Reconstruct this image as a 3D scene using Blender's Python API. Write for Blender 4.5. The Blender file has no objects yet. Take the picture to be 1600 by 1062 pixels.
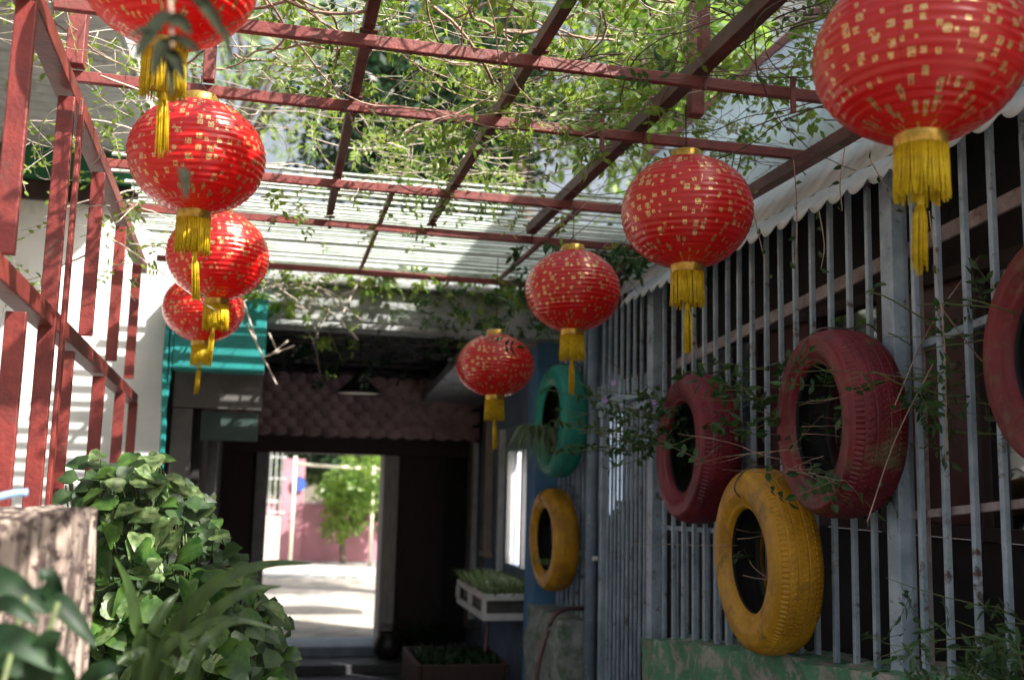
import bpy, math, random
from mathutils import Vector, Matrix, noise, Euler
random.seed(7)
R = math.radians
scene = bpy.context.scene
COL = scene.collection

# ------------------------------------------------------------------ camera, sky, sun, exposure
PITCH, YAW, ROLL = 0.13664, 0.22209, 0.02440
CAMZ = 1.6
F_ = Vector((math.sin(YAW)*math.cos(PITCH), math.cos(YAW)*math.cos(PITCH), math.sin(PITCH)))
r0 = Vector((math.cos(YAW), -math.sin(YAW), 0)); u0 = r0.cross(F_)
R_ = r0*math.cos(ROLL) + u0*math.sin(ROLL)
U_ = u0*math.cos(ROLL) - r0*math.sin(ROLL)
CAM = Vector((0, 0, CAMZ))
cam = bpy.data.cameras.new('camera')
cam.lens = 36; cam.sensor_width = 36; cam.clip_start = .05; cam.clip_end = 500
cam.dof.use_dof = True; cam.dof.focus_distance = 2.85; cam.dof.aperture_fstop = 2.7
camo = bpy.data.objects.new('camera', cam); COL.objects.link(camo)
m = Matrix((R_, U_, -F_)).transposed().to_4x4(); m.translation = CAM
camo.matrix_world = m
scene.camera = camo

SUN = Vector((.62, -.55, .80)).normalized()
world = bpy.data.worlds.new('World'); scene.world = world; world.use_nodes = True
wn = world.node_tree.nodes; wl = world.node_tree.links
bg = wn['Background']
sky = wn.new('ShaderNodeTexSky'); sky.sky_type = 'NISHITA'; sky.sun_disc = False
sky.sun_elevation = math.asin(SUN.z); sky.sun_rotation = math.atan2(SUN.x, SUN.y)
sky.dust_density = 7.0; sky.air_density = 1.0; sky.ozone_density = 1.0
hsw = wn.new('ShaderNodeHueSaturation'); hsw.inputs['Saturation'].default_value = .45; hsw.inputs['Value'].default_value = 1.0
wl.new(sky.outputs[0], hsw.inputs['Color']); wl.new(hsw.outputs[0], bg.inputs[0]); bg.inputs[1].default_value = .10
sun = bpy.data.lights.new('sun', 'SUN'); sun.energy = 5.0; sun.angle = R(.55); sun.color = (1, .95, .88)
suno = bpy.data.objects.new('sun', sun); COL.objects.link(suno)
suno.rotation_euler = SUN.to_track_quat('Z', 'Y').to_euler()
suno.location = (3, -3, 9)
scene.view_settings.view_transform = 'Standard'; scene.view_settings.look = 'None'
scene.view_settings.exposure = 1.35; scene.view_settings.gamma = 1
scene.view_settings.use_curve_mapping = False

def at(px, py, Y):
    """real point at depth Y that the photo shows at pixel (px, py)"""
    d = R_*(px-800) + U_*(531-py) + F_*1600
    return CAM + d*(Y/d.y)

# ------------------------------------------------------------------ materials
MATS = {}
def mat(name, c1, c2=None, scale=8, rough=.6, bump=.0, bscale=60, metal=0, trans=0, coat=0,
        stretch=(1, 1, 1), spec=.5, dirt=None, dscale=5, dlo=.55, dhi=.68, detail=6):
    if name in MATS: return MATS[name]
    m = bpy.data.materials.new(name); m.use_nodes = True
    nt = m.node_tree; N = nt.nodes; L = nt.links
    b = N['Principled BSDF']
    tc = N.new('ShaderNodeTexCoord'); mp = N.new('ShaderNodeMapping'); mp.inputs['Scale'].default_value = stretch
    geo = N.new('ShaderNodeNewGeometry')
    L.new(geo.outputs['Position'], mp.inputs[0])
    nz = N.new('ShaderNodeTexNoise'); nz.inputs['Scale'].default_value = scale; nz.inputs['Detail'].default_value = detail
    nz.inputs['Roughness'].default_value = .65
    L.new(mp.outputs[0], nz.inputs[0])
    rp = N.new('ShaderNodeValToRGB')
    c2 = c2 or tuple(v*.7 for v in c1)
    rp.color_ramp.elements[0].position = .38; rp.color_ramp.elements[1].position = .60
    rp.color_ramp.elements[0].color = (*c2, 1); rp.color_ramp.elements[1].color = (*c1, 1)
    L.new(nz.outputs[0], rp.inputs[0])
    col = rp.outputs[0]
    if dirt:
        n2 = N.new('ShaderNodeTexNoise'); n2.inputs['Scale'].default_value = dscale; n2.inputs['Detail'].default_value = 8
        n2.inputs['Roughness'].default_value = .7
        L.new(geo.outputs['Position'], n2.inputs[0])
        r2 = N.new('ShaderNodeValToRGB'); r2.color_ramp.elements[0].position = dlo; r2.color_ramp.elements[1].position = dhi
        L.new(n2.outputs[0], r2.inputs[0])
        mx = N.new('ShaderNodeMixRGB'); L.new(r2.outputs[0], mx.inputs[0]); L.new(col, mx.inputs[1]); mx.inputs[2].default_value = (*dirt, 1)
        col = mx.outputs[0]
    L.new(col, b.inputs['Base Color'])
    b.inputs['Roughness'].default_value = rough; b.inputs['Metallic'].default_value = metal
    b.inputs['Coat Weight'].default_value = coat; b.inputs['Coat Roughness'].default_value = .2
    b.inputs['Specular IOR Level'].default_value = spec
    if bump:
        n3 = N.new('ShaderNodeTexNoise'); n3.inputs['Scale'].default_value = bscale; n3.inputs['Detail'].default_value = 5
        L.new(mp.outputs[0], n3.inputs[0])
        bp = N.new('ShaderNodeBump'); bp.inputs['Strength'].default_value = bump; bp.inputs['Distance'].default_value = .01
        L.new(n3.outputs[0], bp.inputs['Height']); L.new(bp.outputs[0], b.inputs['Normal'])
    if trans:
        t = N.new('ShaderNodeBsdfTranslucent'); L.new(col, t.inputs[0])
        hs = N.new('ShaderNodeHueSaturation'); hs.inputs['Value'].default_value = 1.6; hs.inputs['Saturation'].default_value = 1.1
        L.new(col, hs.inputs['Color']); L.new(hs.outputs[0], t.inputs[0])
        ms = N.new('ShaderNodeMixShader'); ms.inputs[0].default_value = trans
        L.new(b.outputs[0], ms.inputs[1]); L.new(t.outputs[0], ms.inputs[2])
        L.new(ms.outputs[0], N['Material Output'].inputs[0])
    MATS[name] = m
    return m

def leaf_mat(name, c1, c2, rough=.4, trans=.35, scale=14, vein=None):
    """leaf colour varies from leaf to leaf with position"""
    return mat(name, c1, c2, scale=scale, rough=rough, trans=trans, spec=.4)

RED = mat('red_oxide_paint', (.22, .034, .027), (.14, .022, .019), scale=10, rough=.45, bump=.2, bscale=90, dirt=(.09, .045, .035), dscale=12, dlo=.58, dhi=.68)
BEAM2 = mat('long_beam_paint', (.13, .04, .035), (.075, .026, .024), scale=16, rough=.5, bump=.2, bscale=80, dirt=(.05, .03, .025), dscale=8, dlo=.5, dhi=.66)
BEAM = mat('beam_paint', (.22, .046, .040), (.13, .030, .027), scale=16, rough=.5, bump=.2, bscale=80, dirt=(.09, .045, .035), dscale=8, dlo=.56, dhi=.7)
BLUE = mat('blue_grey_paint', (.46, .56, .65), (.29, .38, .46), scale=9, rough=.38, bump=.2, bscale=120, dirt=(.13, .08, .06), dscale=16, dlo=.57, dhi=.66)
BLUEW = mat('blue_wall', (.19, .25, .35), (.12, .17, .25), scale=3, rough=.8, bump=.3, bscale=40)
BLUEP = mat('blue_pillar', (.10, .26, .48), (.07, .19, .36), scale=4, rough=.7, bump=.2)
GREYW = mat('grey_plaster', (.40, .40, .40), (.30, .31, .32), scale=3, rough=.85, bump=.3, bscale=40, dirt=(.16, .17, .15), dscale=4)
CONC = mat('concrete', (.42, .43, .43), (.25, .27, .27), scale=4, rough=.9, bump=.5, bscale=50, dirt=(.12, .14, .11), dscale=6, dlo=.5, dhi=.68)
WHITEW = mat('white_wall', (.80, .80, .77), (.68, .69, .67), scale=2, rough=.8, bump=.2, bscale=30, dirt=(.45, .46, .42), dscale=3, dlo=.58, dhi=.75)
WHITEP = mat('white_paint', (.78, .78, .76), (.62, .63, .62), scale=10, rough=.5, bump=.1)
SLAT = mat('slat_white', (.56, .62, .55), (.38, .44, .38), scale=9, rough=.6, bump=.15, trans=.1)
TEAL = mat('turquoise_paint', (.012, .27, .26), (.010, .20, .19), scale=4, rough=.55, bump=.15)
GREEN_TRIM = mat('green_trim', (.02, .16, .07), (.015, .10, .05), rough=.6)
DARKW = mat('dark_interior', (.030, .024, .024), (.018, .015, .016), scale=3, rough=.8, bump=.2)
BROWN = mat('dark_brown_wood', (.045, .018, .014), (.025, .011, .009), scale=5, rough=.55, bump=.3, stretch=(8, 8, 1))
WOODG = mat('weathered_wood', (.26, .22, .19), (.14, .115, .10), scale=5, rough=.8, bump=.5, stretch=(10, 10, 1))
TILE = mat('pink_tile', (.42, .27, .28), (.24, .15, .17), scale=9, rough=.6, bump=.2)
SHEET = mat('pale_blue_sheet', (.70, .84, .88), (.56, .71, .76), scale=3, rough=.5, bump=.15, dirt=(.36, .36, .32), dscale=5, dlo=.58, dhi=.75)
AWN = mat('awning_sheet', (.66, .68, .68), (.50, .53, .54), scale=4, rough=.5, bump=.15, dirt=(.33, .30, .26), dscale=7, dlo=.55, dhi=.75)
PINKF = mat('pink_rusty_frame', (.44, .37, .37), (.30, .22, .22), scale=12, rough=.7, bump=.3, dirt=(.16, .07, .05), dscale=14)
GLASSD = mat('dark_glass', (.012, .014, .016), (.008, .009, .010), rough=.04, spec=1.0)
GLASSD.node_tree.nodes['Principled BSDF'].inputs['IOR'].default_value = 2.3
MAROON = mat('maroon_panel', (.12, .035, .035), (.07, .022, .025), scale=6, rough=.35)
MOSS = mat('mossy_plaster', (.46, .42, .38), (.24, .27, .20), scale=9, rough=.95, bump=.9, bscale=35, dirt=(.12, .30, .17), dscale=13, dlo=.44, dhi=.52)
STEM = mat('dry_stem', (.42, .30, .23), (.22, .14, .10), scale=12, rough=.8)
STEMP = mat('pale_twig', (.62, .55, .46), (.40, .33, .27), scale=12, rough=.8)
STEMG = mat('green_stem', (.12, .17, .05), (.09, .10, .04), scale=12, rough=.6)
TRUNKM = mat('tree_bark', (.16, .12, .09), (.08, .06, .05), scale=10, rough=.9, bump=.6, stretch=(4, 4, 1))
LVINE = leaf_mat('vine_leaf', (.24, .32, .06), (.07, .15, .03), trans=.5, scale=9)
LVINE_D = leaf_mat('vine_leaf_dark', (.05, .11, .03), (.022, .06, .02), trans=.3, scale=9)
LPOTH = leaf_mat('ivy_leaf', (.075, .145, .028), (.02, .06, .015), rough=.3, trans=.25, scale=20)
LPOTH2 = mat('ivy_leaf_variegated', (.19, .25, .10), (.05, .11, .03), scale=60, rough=.3, trans=.2)
LLILY = mat('strap_leaf', (.065, .115, .03), (.035, .065, .02), scale=6, rough=.35, trans=.2, stretch=(6, 6, 1))
LDARK = leaf_mat('broad_dark_leaf', (.017, .05, .013), (.008, .025, .008), rough=.55, trans=.15)
LTREE = leaf_mat('tree_leaf_bright', (.24, .34, .08), (.09, .18, .04), trans=.5, scale=3)
LTREE2 = leaf_mat('tree_leaf_dark', (.035, .075, .03), (.015, .04, .018), trans=.25, scale=2)
LTREE3 = leaf_mat('tree_leaf_pale', (.34, .42, .20), (.16, .26, .10), trans=.5, scale=3)
GOLD = mat('gold_foil', (.75, .48, .12), (.50, .30, .06), scale=40, rough=.3, metal=.8)
YEL = mat('yellow_silk', (.90, .68, .02), (.72, .50, .012), scale=60, rough=.5, trans=.2)
GROUND = mat('ground_dark', (.07, .07, .075), (.035, .037, .042), scale=3, rough=.6, bump=.4, bscale=30)
PAVE = mat('pale_paving', (.42, .38, .33), (.25, .23, .21), scale=3.5, rough=.9, bump=.3, bscale=20)
PINKWALL = mat('pink_wall', (.52, .24, .29), (.42, .20, .24), scale=2, rough=.85, bump=.2)

# ------------------------------------------------------------------ mesh helpers
class MB:
    def __init__(s): s.v = []; s.f = []
    def add(s, vs, fs):
        o = len(s.v); s.v += [tuple(v) for v in vs]; s.f += [tuple(i+o for i in f) for f in fs]; return s
    def box(s, x0, x1, y0, y1, z0, z1, M=None):
        vs = [Vector((x, y, z)) for z in (z0, z1) for y in (y0, y1) for x in (x0, x1)]
        if M: vs = [M @ v for v in vs]
        return s.add(vs, [(0, 2, 3, 1), (4, 5, 7, 6), (0, 1, 5, 4), (2, 6, 7, 3), (0, 4, 6, 2), (1, 3, 7, 5)])
    def bar(s, a, b, w, h=None):
        """square bar from a to b"""
        a, b = Vector(a), Vector(b); h = h or w; d = (b-a).normalized()
        up = Vector((0, 0, 1)) if abs(d.z) < .9 else Vector((0, 1, 0))
        sx = d.cross(up).normalized(); sy = sx.cross(d).normalized()
        vs = []
        for p in (a, b):
            for i, j in ((-1, -1), (1, -1), (1, 1), (-1, 1)): vs.append(p + sx*i*w/2 + sy*j*h/2)
        return s.add(vs, [(0, 1, 2, 3), (7, 6, 5, 4), (0, 4, 5, 1), (1, 5, 6, 2), (2, 6, 7, 3), (3, 7, 4, 0)])
    def tube(s, pts, r, n=6, taper=1.0):
        pts = [Vector(p) for p in pts]; vs = []; fs = []
        ref = Vector((.31, .17, .93)).normalized()
        for i, p in enumerate(pts):
            d = (pts[min(i+1, len(pts)-1)] - pts[max(i-1, 0)])
            d = d.normalized() if d.length > 1e-9 else Vector((0, 0, 1))
            a = d.cross(ref)
            if a.length < .1: a = d.cross(Vector((1, 0, 0)))
            a.normalize(); b = d.cross(a)
            rr = r*(1 + (taper-1)*i/max(1, len(pts)-1))
            for k in range(n):
                t = 2*math.pi*k/n; vs.append(p + a*math.cos(t)*rr + b*math.sin(t)*rr)
        for i in range(len(pts)-1):
            for k in range(n):
                k2 = (k+1) % n
                fs.append((i*n+k, i*n+k2, (i+1)*n+k2, (i+1)*n+k))
        fs.append(tuple(range(n))[::-1]); fs.append(tuple((len(pts)-1)*n+k for k in range(n)))
        return s.add(vs, fs)
    def lathe(s, prof, n=32, c=(0, 0, 0), axis='Z', closed=False):
        vs = []; fs = []; m_ = len(prof)
        for k in range(n):
            t = 2*math.pi*k/n; ct, st = math.cos(t), math.sin(t)
            for r, z in prof:
                p = (r*ct, r*st, z) if axis == 'Z' else (z, r*ct, r*st)
                vs.append((p[0]+c[0], p[1]+c[1], p[2]+c[2]))
        for k in range(n):
            k2 = (k+1) % n
            for i in range(m_ - (0 if closed else 1)):
                j = (i+1) % m_
                fs.append((k*m_+i, k2*m_+i, k2*m_+j, k*m_+j))
        return s.add(vs, fs)
    def leaf(s, p, d, nrm, L, W, fold=.25, droop=.15):
        """pointed, folded leaf blade: 8 faces"""
        d = d.normalized(); sd = d.cross(nrm)
        if sd.length < 1e-4: sd = d.cross(Vector((.3, .5, .8)))
        sd.normalize(); n = sd.cross(d).normalized()
        vs = [p]
        for t, w in ((.3, .95), (.62, .8)):
            c = p + d*L*t - n*(droop*L*t*t)
            vs += [c + sd*W/2*w + n*fold*W*w*.5, c, c - sd*W/2*w + n*fold*W*w*.5]
        vs.append(p + d*L - n*droop*L)
        return s.add(vs, [(0, 2, 1), (0, 3, 2), (1, 2, 5, 4), (2, 3, 6, 5), (4, 5, 7), (5, 6, 7)])
    def minileaf(s, p, d, sd, L, W):
        a = p + d*L*.5 + sd*W*.5; b = p + d*L*.5 - sd*W*.5
        return s.add([p, a, p+d*L, b], [(0, 1, 2, 3)])
    def mesh(s, name, m, smooth=False):
        me = bpy.data.meshes.new(name); me.from_pydata(s.v, [], s.f); me.update()
        if m: me.materials.append(m)
        if smooth: me.shade_smooth()
        return me
    def build(s, name, m, parent=None, smooth=False, bevel=0, kind=None, label=None, loc=None, rot=None):
        o = bpy.data.objects.new(name, s.mesh(name, m, smooth)); COL.objects.link(o)
        if parent: o.parent = parent
        if loc: o.location = loc
        if rot: o.rotation_euler = rot
        if bevel:
            md = o.modifiers.new('bevel', 'BEVEL'); md.width = bevel; md.segments = 2; md.limit_method = 'ANGLE'
        if kind: o['kind'] = kind
        if label: o['label'] = label
        return o

def box(name, m, parent, x0, x1, y0, y1, z0, z1, bevel=0, **k):
    cx, cy, cz = (x0+x1)/2, (y0+y1)/2, (z0+z1)/2
    b = MB().box(x0-cx, x1-cx, y0-cy, y1-cy, z0-cz, z1-cz)
    o = b.build(name, m, parent, bevel=bevel, **k)
    base = parent.location if parent else Vector((0, 0, 0))
    o.location = Vector((cx, cy, cz)) - base
    return o

def tag(o, label, cat, group=None, kind=None):
    o['label'] = label; o['category'] = cat
    if group: o['group'] = group
    if kind: o['kind'] = kind
    return o
def thing(name, label, cat, loc=(0, 0, 0), group=None, rot=None):
    o = bpy.data.objects.new(name, None); o.empty_display_size = .1; COL.objects.link(o)
    o.location = loc
    if rot: o.rotation_euler = rot
    return tag(o, label, cat, group)
def inst(name, me, parent=None, M=None):
    o = bpy.data.objects.new(name, me); COL.objects.link(o)
    if parent: o.parent = parent
    if M is not None: o.matrix_local = M
    return o
def struct(o): o['kind'] = 'structure'; return o
rnd = random.uniform
def rdir(): 
    while True:
        v = Vector((rnd(-1, 1), rnd(-1, 1), rnd(-1, 1)))
        if .05 < v.length < 1: return v.normalized()
def spline(pts, n=10):
    pts = [Vector(p) for p in pts]; out = []
    P = [pts[0]*2-pts[1]] + pts + [pts[-1]*2-pts[-2]]
    for i in range(1, len(P)-2):
        for k in range(n):
            t = k/n; a, b, c, d = P[i-1], P[i], P[i+1], P[i+2]
            out.append(.5*((2*b) + (c-a)*t + (2*a-5*b+4*c-d)*t*t + (3*b-a-3*c+d)*t**3))
    out.append(pts[-1]); return out

# ------------------------------------------------------------------ setting: ground
def sheet(name, m, x0, x1, y0, y1, z, nx=1, ny=1, amp=0, zf=None):
    b = MB(); vs = []; fs = []
    for j in range(ny+1):
        for i in range(nx+1):
            x = x0+(x1-x0)*i/nx; y = y0+(y1-y0)*j/ny
            zz = z + (noise.noise(Vector((x*.8, y*.8, 3)))*amp if amp else 0) + (zf(x, y) if zf else 0)
            vs.append((x, y, zz))
    for j in range(ny):
        for i in range(nx):
            a = j*(nx+1)+i; fs.append((a, a+1, a+nx+2, a+nx+1))
    b.add(vs, fs); return b.build(name, m)
struct(sheet('ground', mat('soil', (.16, .13, .09), (.08, .07, .05), scale=2, rough=.95), -120, 120, -60, 240, -.06))
struct(sheet('alley_floor', GROUND, -1.2, 2.6, -3, 9.2, 0.0, 12, 30, .012))
struct(box('threshold_step', mat('blue_grey_step', (.30, .36, .44), (.20, .25, .32), scale=6, rough=.6), None, -.45, 1.75, 9.2, 9.75, -.05, .15, bevel=.01))
struct(box('lower_step', GROUND, None, -.45, 1.75, 8.75, 9.195, -.05, .075, bevel=.01))
struct(sheet('pavement', PAVE, -8, 12, 9.78, 15.6, .135, 20, 8, .01))
struct(sheet('street', mat('street', (.42, .41, .40), (.33, .32, .31), scale=2, rough=.9, bump=.2), -60, 60, 15.6, 19.0, .10))
struct(box('kerb', CONC, None, -14, 16, 15.45, 15.6, .0, .17, bevel=.01))

# ------------------------------------------------------------------ pergola
PZ = 2.75
pg = thing('pergola', 'red oxide painted steel pergola frame spanning the alley', 'pergola', (0.5, 4, 0))
def pbar(name, a, b, w, h, m=BEAM, bv=.003):
    a, b = Vector(a), Vector(b); c = (a+b)/2
    o = MB().bar(a-c, b-c, w, h).build(name, m, pg, bevel=bv); o.location = c - pg.location; return o
BY = [2.62, 3.12, 4.0, 4.66, 5.75]
for i, y in enumerate(BY):
    pbar('cross_beam', (-.69 if y > 3 else -.6, y-.01, PZ), (1.74, y+.03, PZ), .022, .034)
pbar('cross_beam', (-.56, 1.72, PZ), (1.74, 1.75, PZ), .045, .05)
for x in (.18, .655):
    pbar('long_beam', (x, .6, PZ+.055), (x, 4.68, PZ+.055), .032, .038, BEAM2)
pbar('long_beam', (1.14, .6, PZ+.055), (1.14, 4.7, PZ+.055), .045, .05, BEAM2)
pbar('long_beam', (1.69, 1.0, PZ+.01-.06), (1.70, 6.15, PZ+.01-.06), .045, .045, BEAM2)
for x, y, h, w in ((-.635, 3.08, .75, .05), (-.26, 3.09, .32, .035), (1.18, 2.72, .8, .03), (1.25, 2.95, .4, .045)):
    pbar('upright', (x, y, PZ+.02), (x, y, PZ+h), w, w)
for x, y in ((.98, 3.11), (1.4, 2.62)):
    pbar('hook_plate', (x, y-.03, PZ-.08), (x, y-.03, PZ+.03), .015, .008, bv=0)

bolt_me = MB().lathe([(0, -.006), (.008, -.006), (.008, 0), (.004, 0), (.004, .05), (0, .05)], 6).mesh('bolt', BEAM2)
for y in BY[:4]:
    for x in (.18, .655, 1.14):
        inst('bolt', bolt_me, pg, Matrix.Translation(Vector((x+.003, y+.01, PZ-.018))-pg.location))
        o = MB().box(-.024, .024, -.013, .013, -.002, .002).build('weld_plate', BEAM2, pg); o.location = Vector((x, y+.012, PZ+.0195+.014))-pg.location
# ------------------------------------------------------------------ left red railing
rl = thing('red_railing', 'tall red painted steel railing of flat posts along the left side', 'railing', (-.62, 3.5, 1.5))
def lx(y): return -.46-.046*y
def rbar(name, a, b, w, h, bv=.003):
    a, b = Vector(a), Vector(b); c = (a+b)/2
    o = MB().bar(a-c, b-c, w, h).build(name, RED, rl, bevel=bv); o.location = c - rl.location; return o
rbar('top_rail', (lx(1.4)-.01, 1.4, 2.60), (lx(5.45)-.01, 5.45, 2.63), .05, .05)
rbar('middle_rail', (lx(1.2)-.01, 1.2, 2.0), (lx(5.45)-.01, 5.45, 1.96), .05, .05)
rbar('bottom_rail', (lx(2.2)-.03, 2.22, 1.44), (lx(5.45)-.03, 5.45, 1.46), .05, .04)
for y in (2.22, 2.79, 3.50, 4.27, 5.05):
    z0 = 1.2 if 2.7 < y < 3 else 2.03
    o = rbar('post', (lx(y), y, z0), (lx(y), y, 2.574), .043, .016)
    if 2.7 < y < 3:
        rbar('post_flange', (lx(y)+.036, y+.012, 1.2), (lx(y)+.036, y+.012, 2.574), .012, .03)
for y in (2.40, 3.14, 3.94, 4.72, 5.38):
    rbar('short_post', (lx(y), y, 1.2), (lx(y), y, 1.94), .044, .016)
box('plinth', CONC, rl, -.9, -.52, 2.25, 5.6, 0, 1.195)

# ------------------------------------------------------------------ slat roof (sunlit white battens)
sr = thing('slat_roof', 'roof of white battens lying over the far end of the pergola', 'roof', (.5, 5.1, 2.83))
yy = 4.12; k = 0
while yy < 6.05:
    w = rnd(.021, .030); tilt = R(rnd(30, 55)); x0 = rnd(-.74, -.66); x1 = 1.8 + rnd(-.05, .05)
    if yy < 4.6 and random.random() < .5: x0 = rnd(-.7, .1)
    M = Matrix.Rotation(rnd(-.006, .006), 4, 'Z') @ Matrix.Rotation(tilt, 4, 'X')
    o = MB().box(x0-.5, x1-.5, -w/2, w/2, -.004, .004).build('slat', SLAT, sr)
    o.matrix_local = Matrix.Translation((0, yy-5.1, rnd(-.004, .004))) @ M
    yy += rnd(.050, .068) if yy > 4.6 else rnd(.065, .10)
for x in (-.35, .42, 1.25):
    o = MB().bar((x-.5, -.95, -.03), (x-.5, .95, -.03), .02, .02).build('batten_carrier', BEAM, sr)

# ------------------------------------------------------------------ right metal fence
FX = 1.72
def fbar(root, name, y, z0, z1, w=.022, m=BLUE, x=FX, d=None):
    o = MB().bar((0, 0, -(z1-z0)/2), (0, 0, (z1-z0)/2), w, d or w).build(name, m, root, bevel=.002)
    o.location = Vector((x, y, (z0+z1)/2)) - root.location; o.rotation_euler = (rnd(-.004, .004), rnd(-.003, .003), rnd(-.1, .1)) if 'bar' in name else (0, 0, 0); return o
def frail(root, name, a, b, w, h, m=BLUE):
    a, b = Vector(a), Vector(b); c = (a+b)/2
    o = MB().bar(a-c, b-c, w, h).build(name, m, root, bevel=.002); o.location = c-root.location; return o
def wall_top(y): return 1.145 - .10*(y-2.6)
fa = thing('metal_fence', 'tall blue grey steel bar fence behind the tyres, nearest section', 'fence', (FX, 3.2, 0))
y = 1.50
while y < 4.45:
    if abs(y-2.6) > .05:
        fbar(fa, 'bar', y+rnd(-.006, .006), wall_top(y)-.04, 2.575, .0165)
    y += .1118
fbar(fa, 'post', 2.60, .85, 2.56, .052, d=.06)
fbar(fa, 'post', 4.52, .6, 2.56, .06, d=.06)
fbar(fa, 'perforated_angle', 2.535, 1.0, 2.50, .035, PINKF, x=FX+.03, d=.006)
frail(fa, 'rail', (1.80, 4.5, 2.155), (1.80, 1.5, 2.40), .012, .045, PINKF)
frail(fa, 'rail', (1.765, 2.60, 2.0), (1.765, 1.5, 2.13), .02, .022, BLUE)
frail(fa, 'rail', (1.745, 2.60, 1.53), (1.745, 1.5, 1.64), .02, .022, PINKF)
frail(fa, 'rail', (1.745, 4.5, 1.405), (1.745, 3.6, 1.43), .012, .02, BLUE)
y = 3.62
while y < 4.45:
    fbar(fa, 'thin_bar', y, wall_top(y)-.03, 1.41, .010, x=1.76); y += .0559
# gate section
ga = thing('metal_gate', 'blue grey barred steel gate leaf between the round pole and the fence', 'gate', (FX, 5.0, 0))
y = 4.62
while y < 5.36:
    fbar(ga, 'bar', y, 2.06, 2.575, .015); y += .0985
y = 4.60
while y < 5.36:
    fbar(ga, 'lower_bar', y, .52, 1.98, .013); y += .062
    fbar(ga, 'short_bar', y, 2.05, 2.13, .010)
frail(ga, 'middle_rail', (FX, 5.38, 2.02), (FX, 4.56, 2.035), .05, .03)
frail(ga, 'middle_rail', (FX, 5.36, 1.975), (FX, 4.56, 1.985), .03, .035)
frail(ga, 'bottom_rail', (FX, 5.38, .50), (FX, 4.56, .52), .05, .045)
fbar(ga, 'stile', 5.29, .5, 1.97, .04); fbar(ga, 'stile', 4.585, .5, 1.97, .03)
o = MB().lathe([(.0, -.012), (.014, -.012), (.014, .012), (.0, .012)], 12, axis='X').build('latch', WHITEP, ga); o.location = (-.03, .34, 1.2)
po = thing('gate_pole', 'round blue grey gate pole left of the barred gate, flaking near its foot', 'pole', (FX-.02, 5.44, 0))
MB().tube([(0, 0, 0), (0, 0, 2.8)], .034, 16).build('shaft', mat('flaking_pole', (.24, .31, .38), (.16, .21, .28), scale=7, rough=.5, dirt=(.5, .5, .47), dscale=30, dlo=.6, dhi=.66), po, smooth=True)
MB().lathe([(0, 2.83), (.03, 2.82), (.04, 2.80), (.04, 2.78), (.0, 2.78)], 16).build('cap', BLUE, po)
fb = thing('bar_fence', 'short run of steel bars behind the green tyre', 'fence', (FX, 5.9, 0))
y = 5.56
while y < 6.25:
    fbar(fb, 'bar', y, .84, 2.575, .016); y += .105
frail(fb, 'rail', (FX+.02, 6.27, 1.2), (FX+.02, 5.48, 1.2), .02, .03)
o = box('red_bracket', RED, fb, 1.64, 1.70, 5.60, 5.72, 2.50, 2.66, bevel=.005)

# low mossy walls
def rough_block(name, x0, x1, y0, y1, z0, ztop, m, n=40, amp=.02):
    """plastered block with uneven faces"""
    b = MB(); 
    def P(u, v, w):
        x = x0+(x1-x0)*u; y = y0+(y1-y0)*v; zt = ztop(y); z = z0+(zt-z0)*w
        q = Vector((x, y, z)); n_ = Vector((noise.noise(q*6), noise.noise(q*6+Vector((5, 0, 0))), noise.noise(q*6+Vector((0, 9, 0)))))
        n2 = Vector((noise.noise(q*22), noise.noise(q*22+Vector((5, 0, 0))), noise.noise(q*22+Vector((0, 9, 0)))))
        return q + n_*amp*1.2 + n2*amp*.5
    def grid(fn, a, c):
        vs = [fn(i/a, j/c) for j in range(c+1) for i in range(a+1)]
        fs = [(j*(a+1)+i, j*(a+1)+i+1, (j+1)*(a+1)+i+1, (j+1)*(a+1)+i) for j in range(c) for i in range(a)]
        b.add(vs, fs)
    ny = max(8, int((y1-y0)*n)); nz = max(8, int((ztop(y0)-z0)*n)); nx = 8
    grid(lambda u, v: P(0, 1-u, v), ny, nz); grid(lambda u, v: P(1, u, v), ny, nz)
    grid(lambda u, v: P(u, 0, v), nx, nz); grid(lambda u, v: P(1-u, 1, v), nx, nz)
    grid(lambda u, v: P(u, v, 1), nx, ny)
    return b.build(name, m, smooth=True)
tag(rough_block('low_wall', 1.62, 1.86, .9, 4.44, 0, lambda y: wall_top(y)-.03, MOSS), 'low mossy green plaster wall under the fence and yellow tyre', 'wall')
tag(rough_block('low_wall', 1.55, 1.84, 5.5, 6.28, 0, lambda y: .86, mat('mossy_grey_block', (.36, .37, .36), (.2, .23, .2), scale=12, rough=.95, bump=.8, dirt=(.08, .15, .07), dscale=9, dlo=.5, dhi=.65)), 'small lichen covered grey wall block below the small yellow tyre', 'wall')

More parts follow.
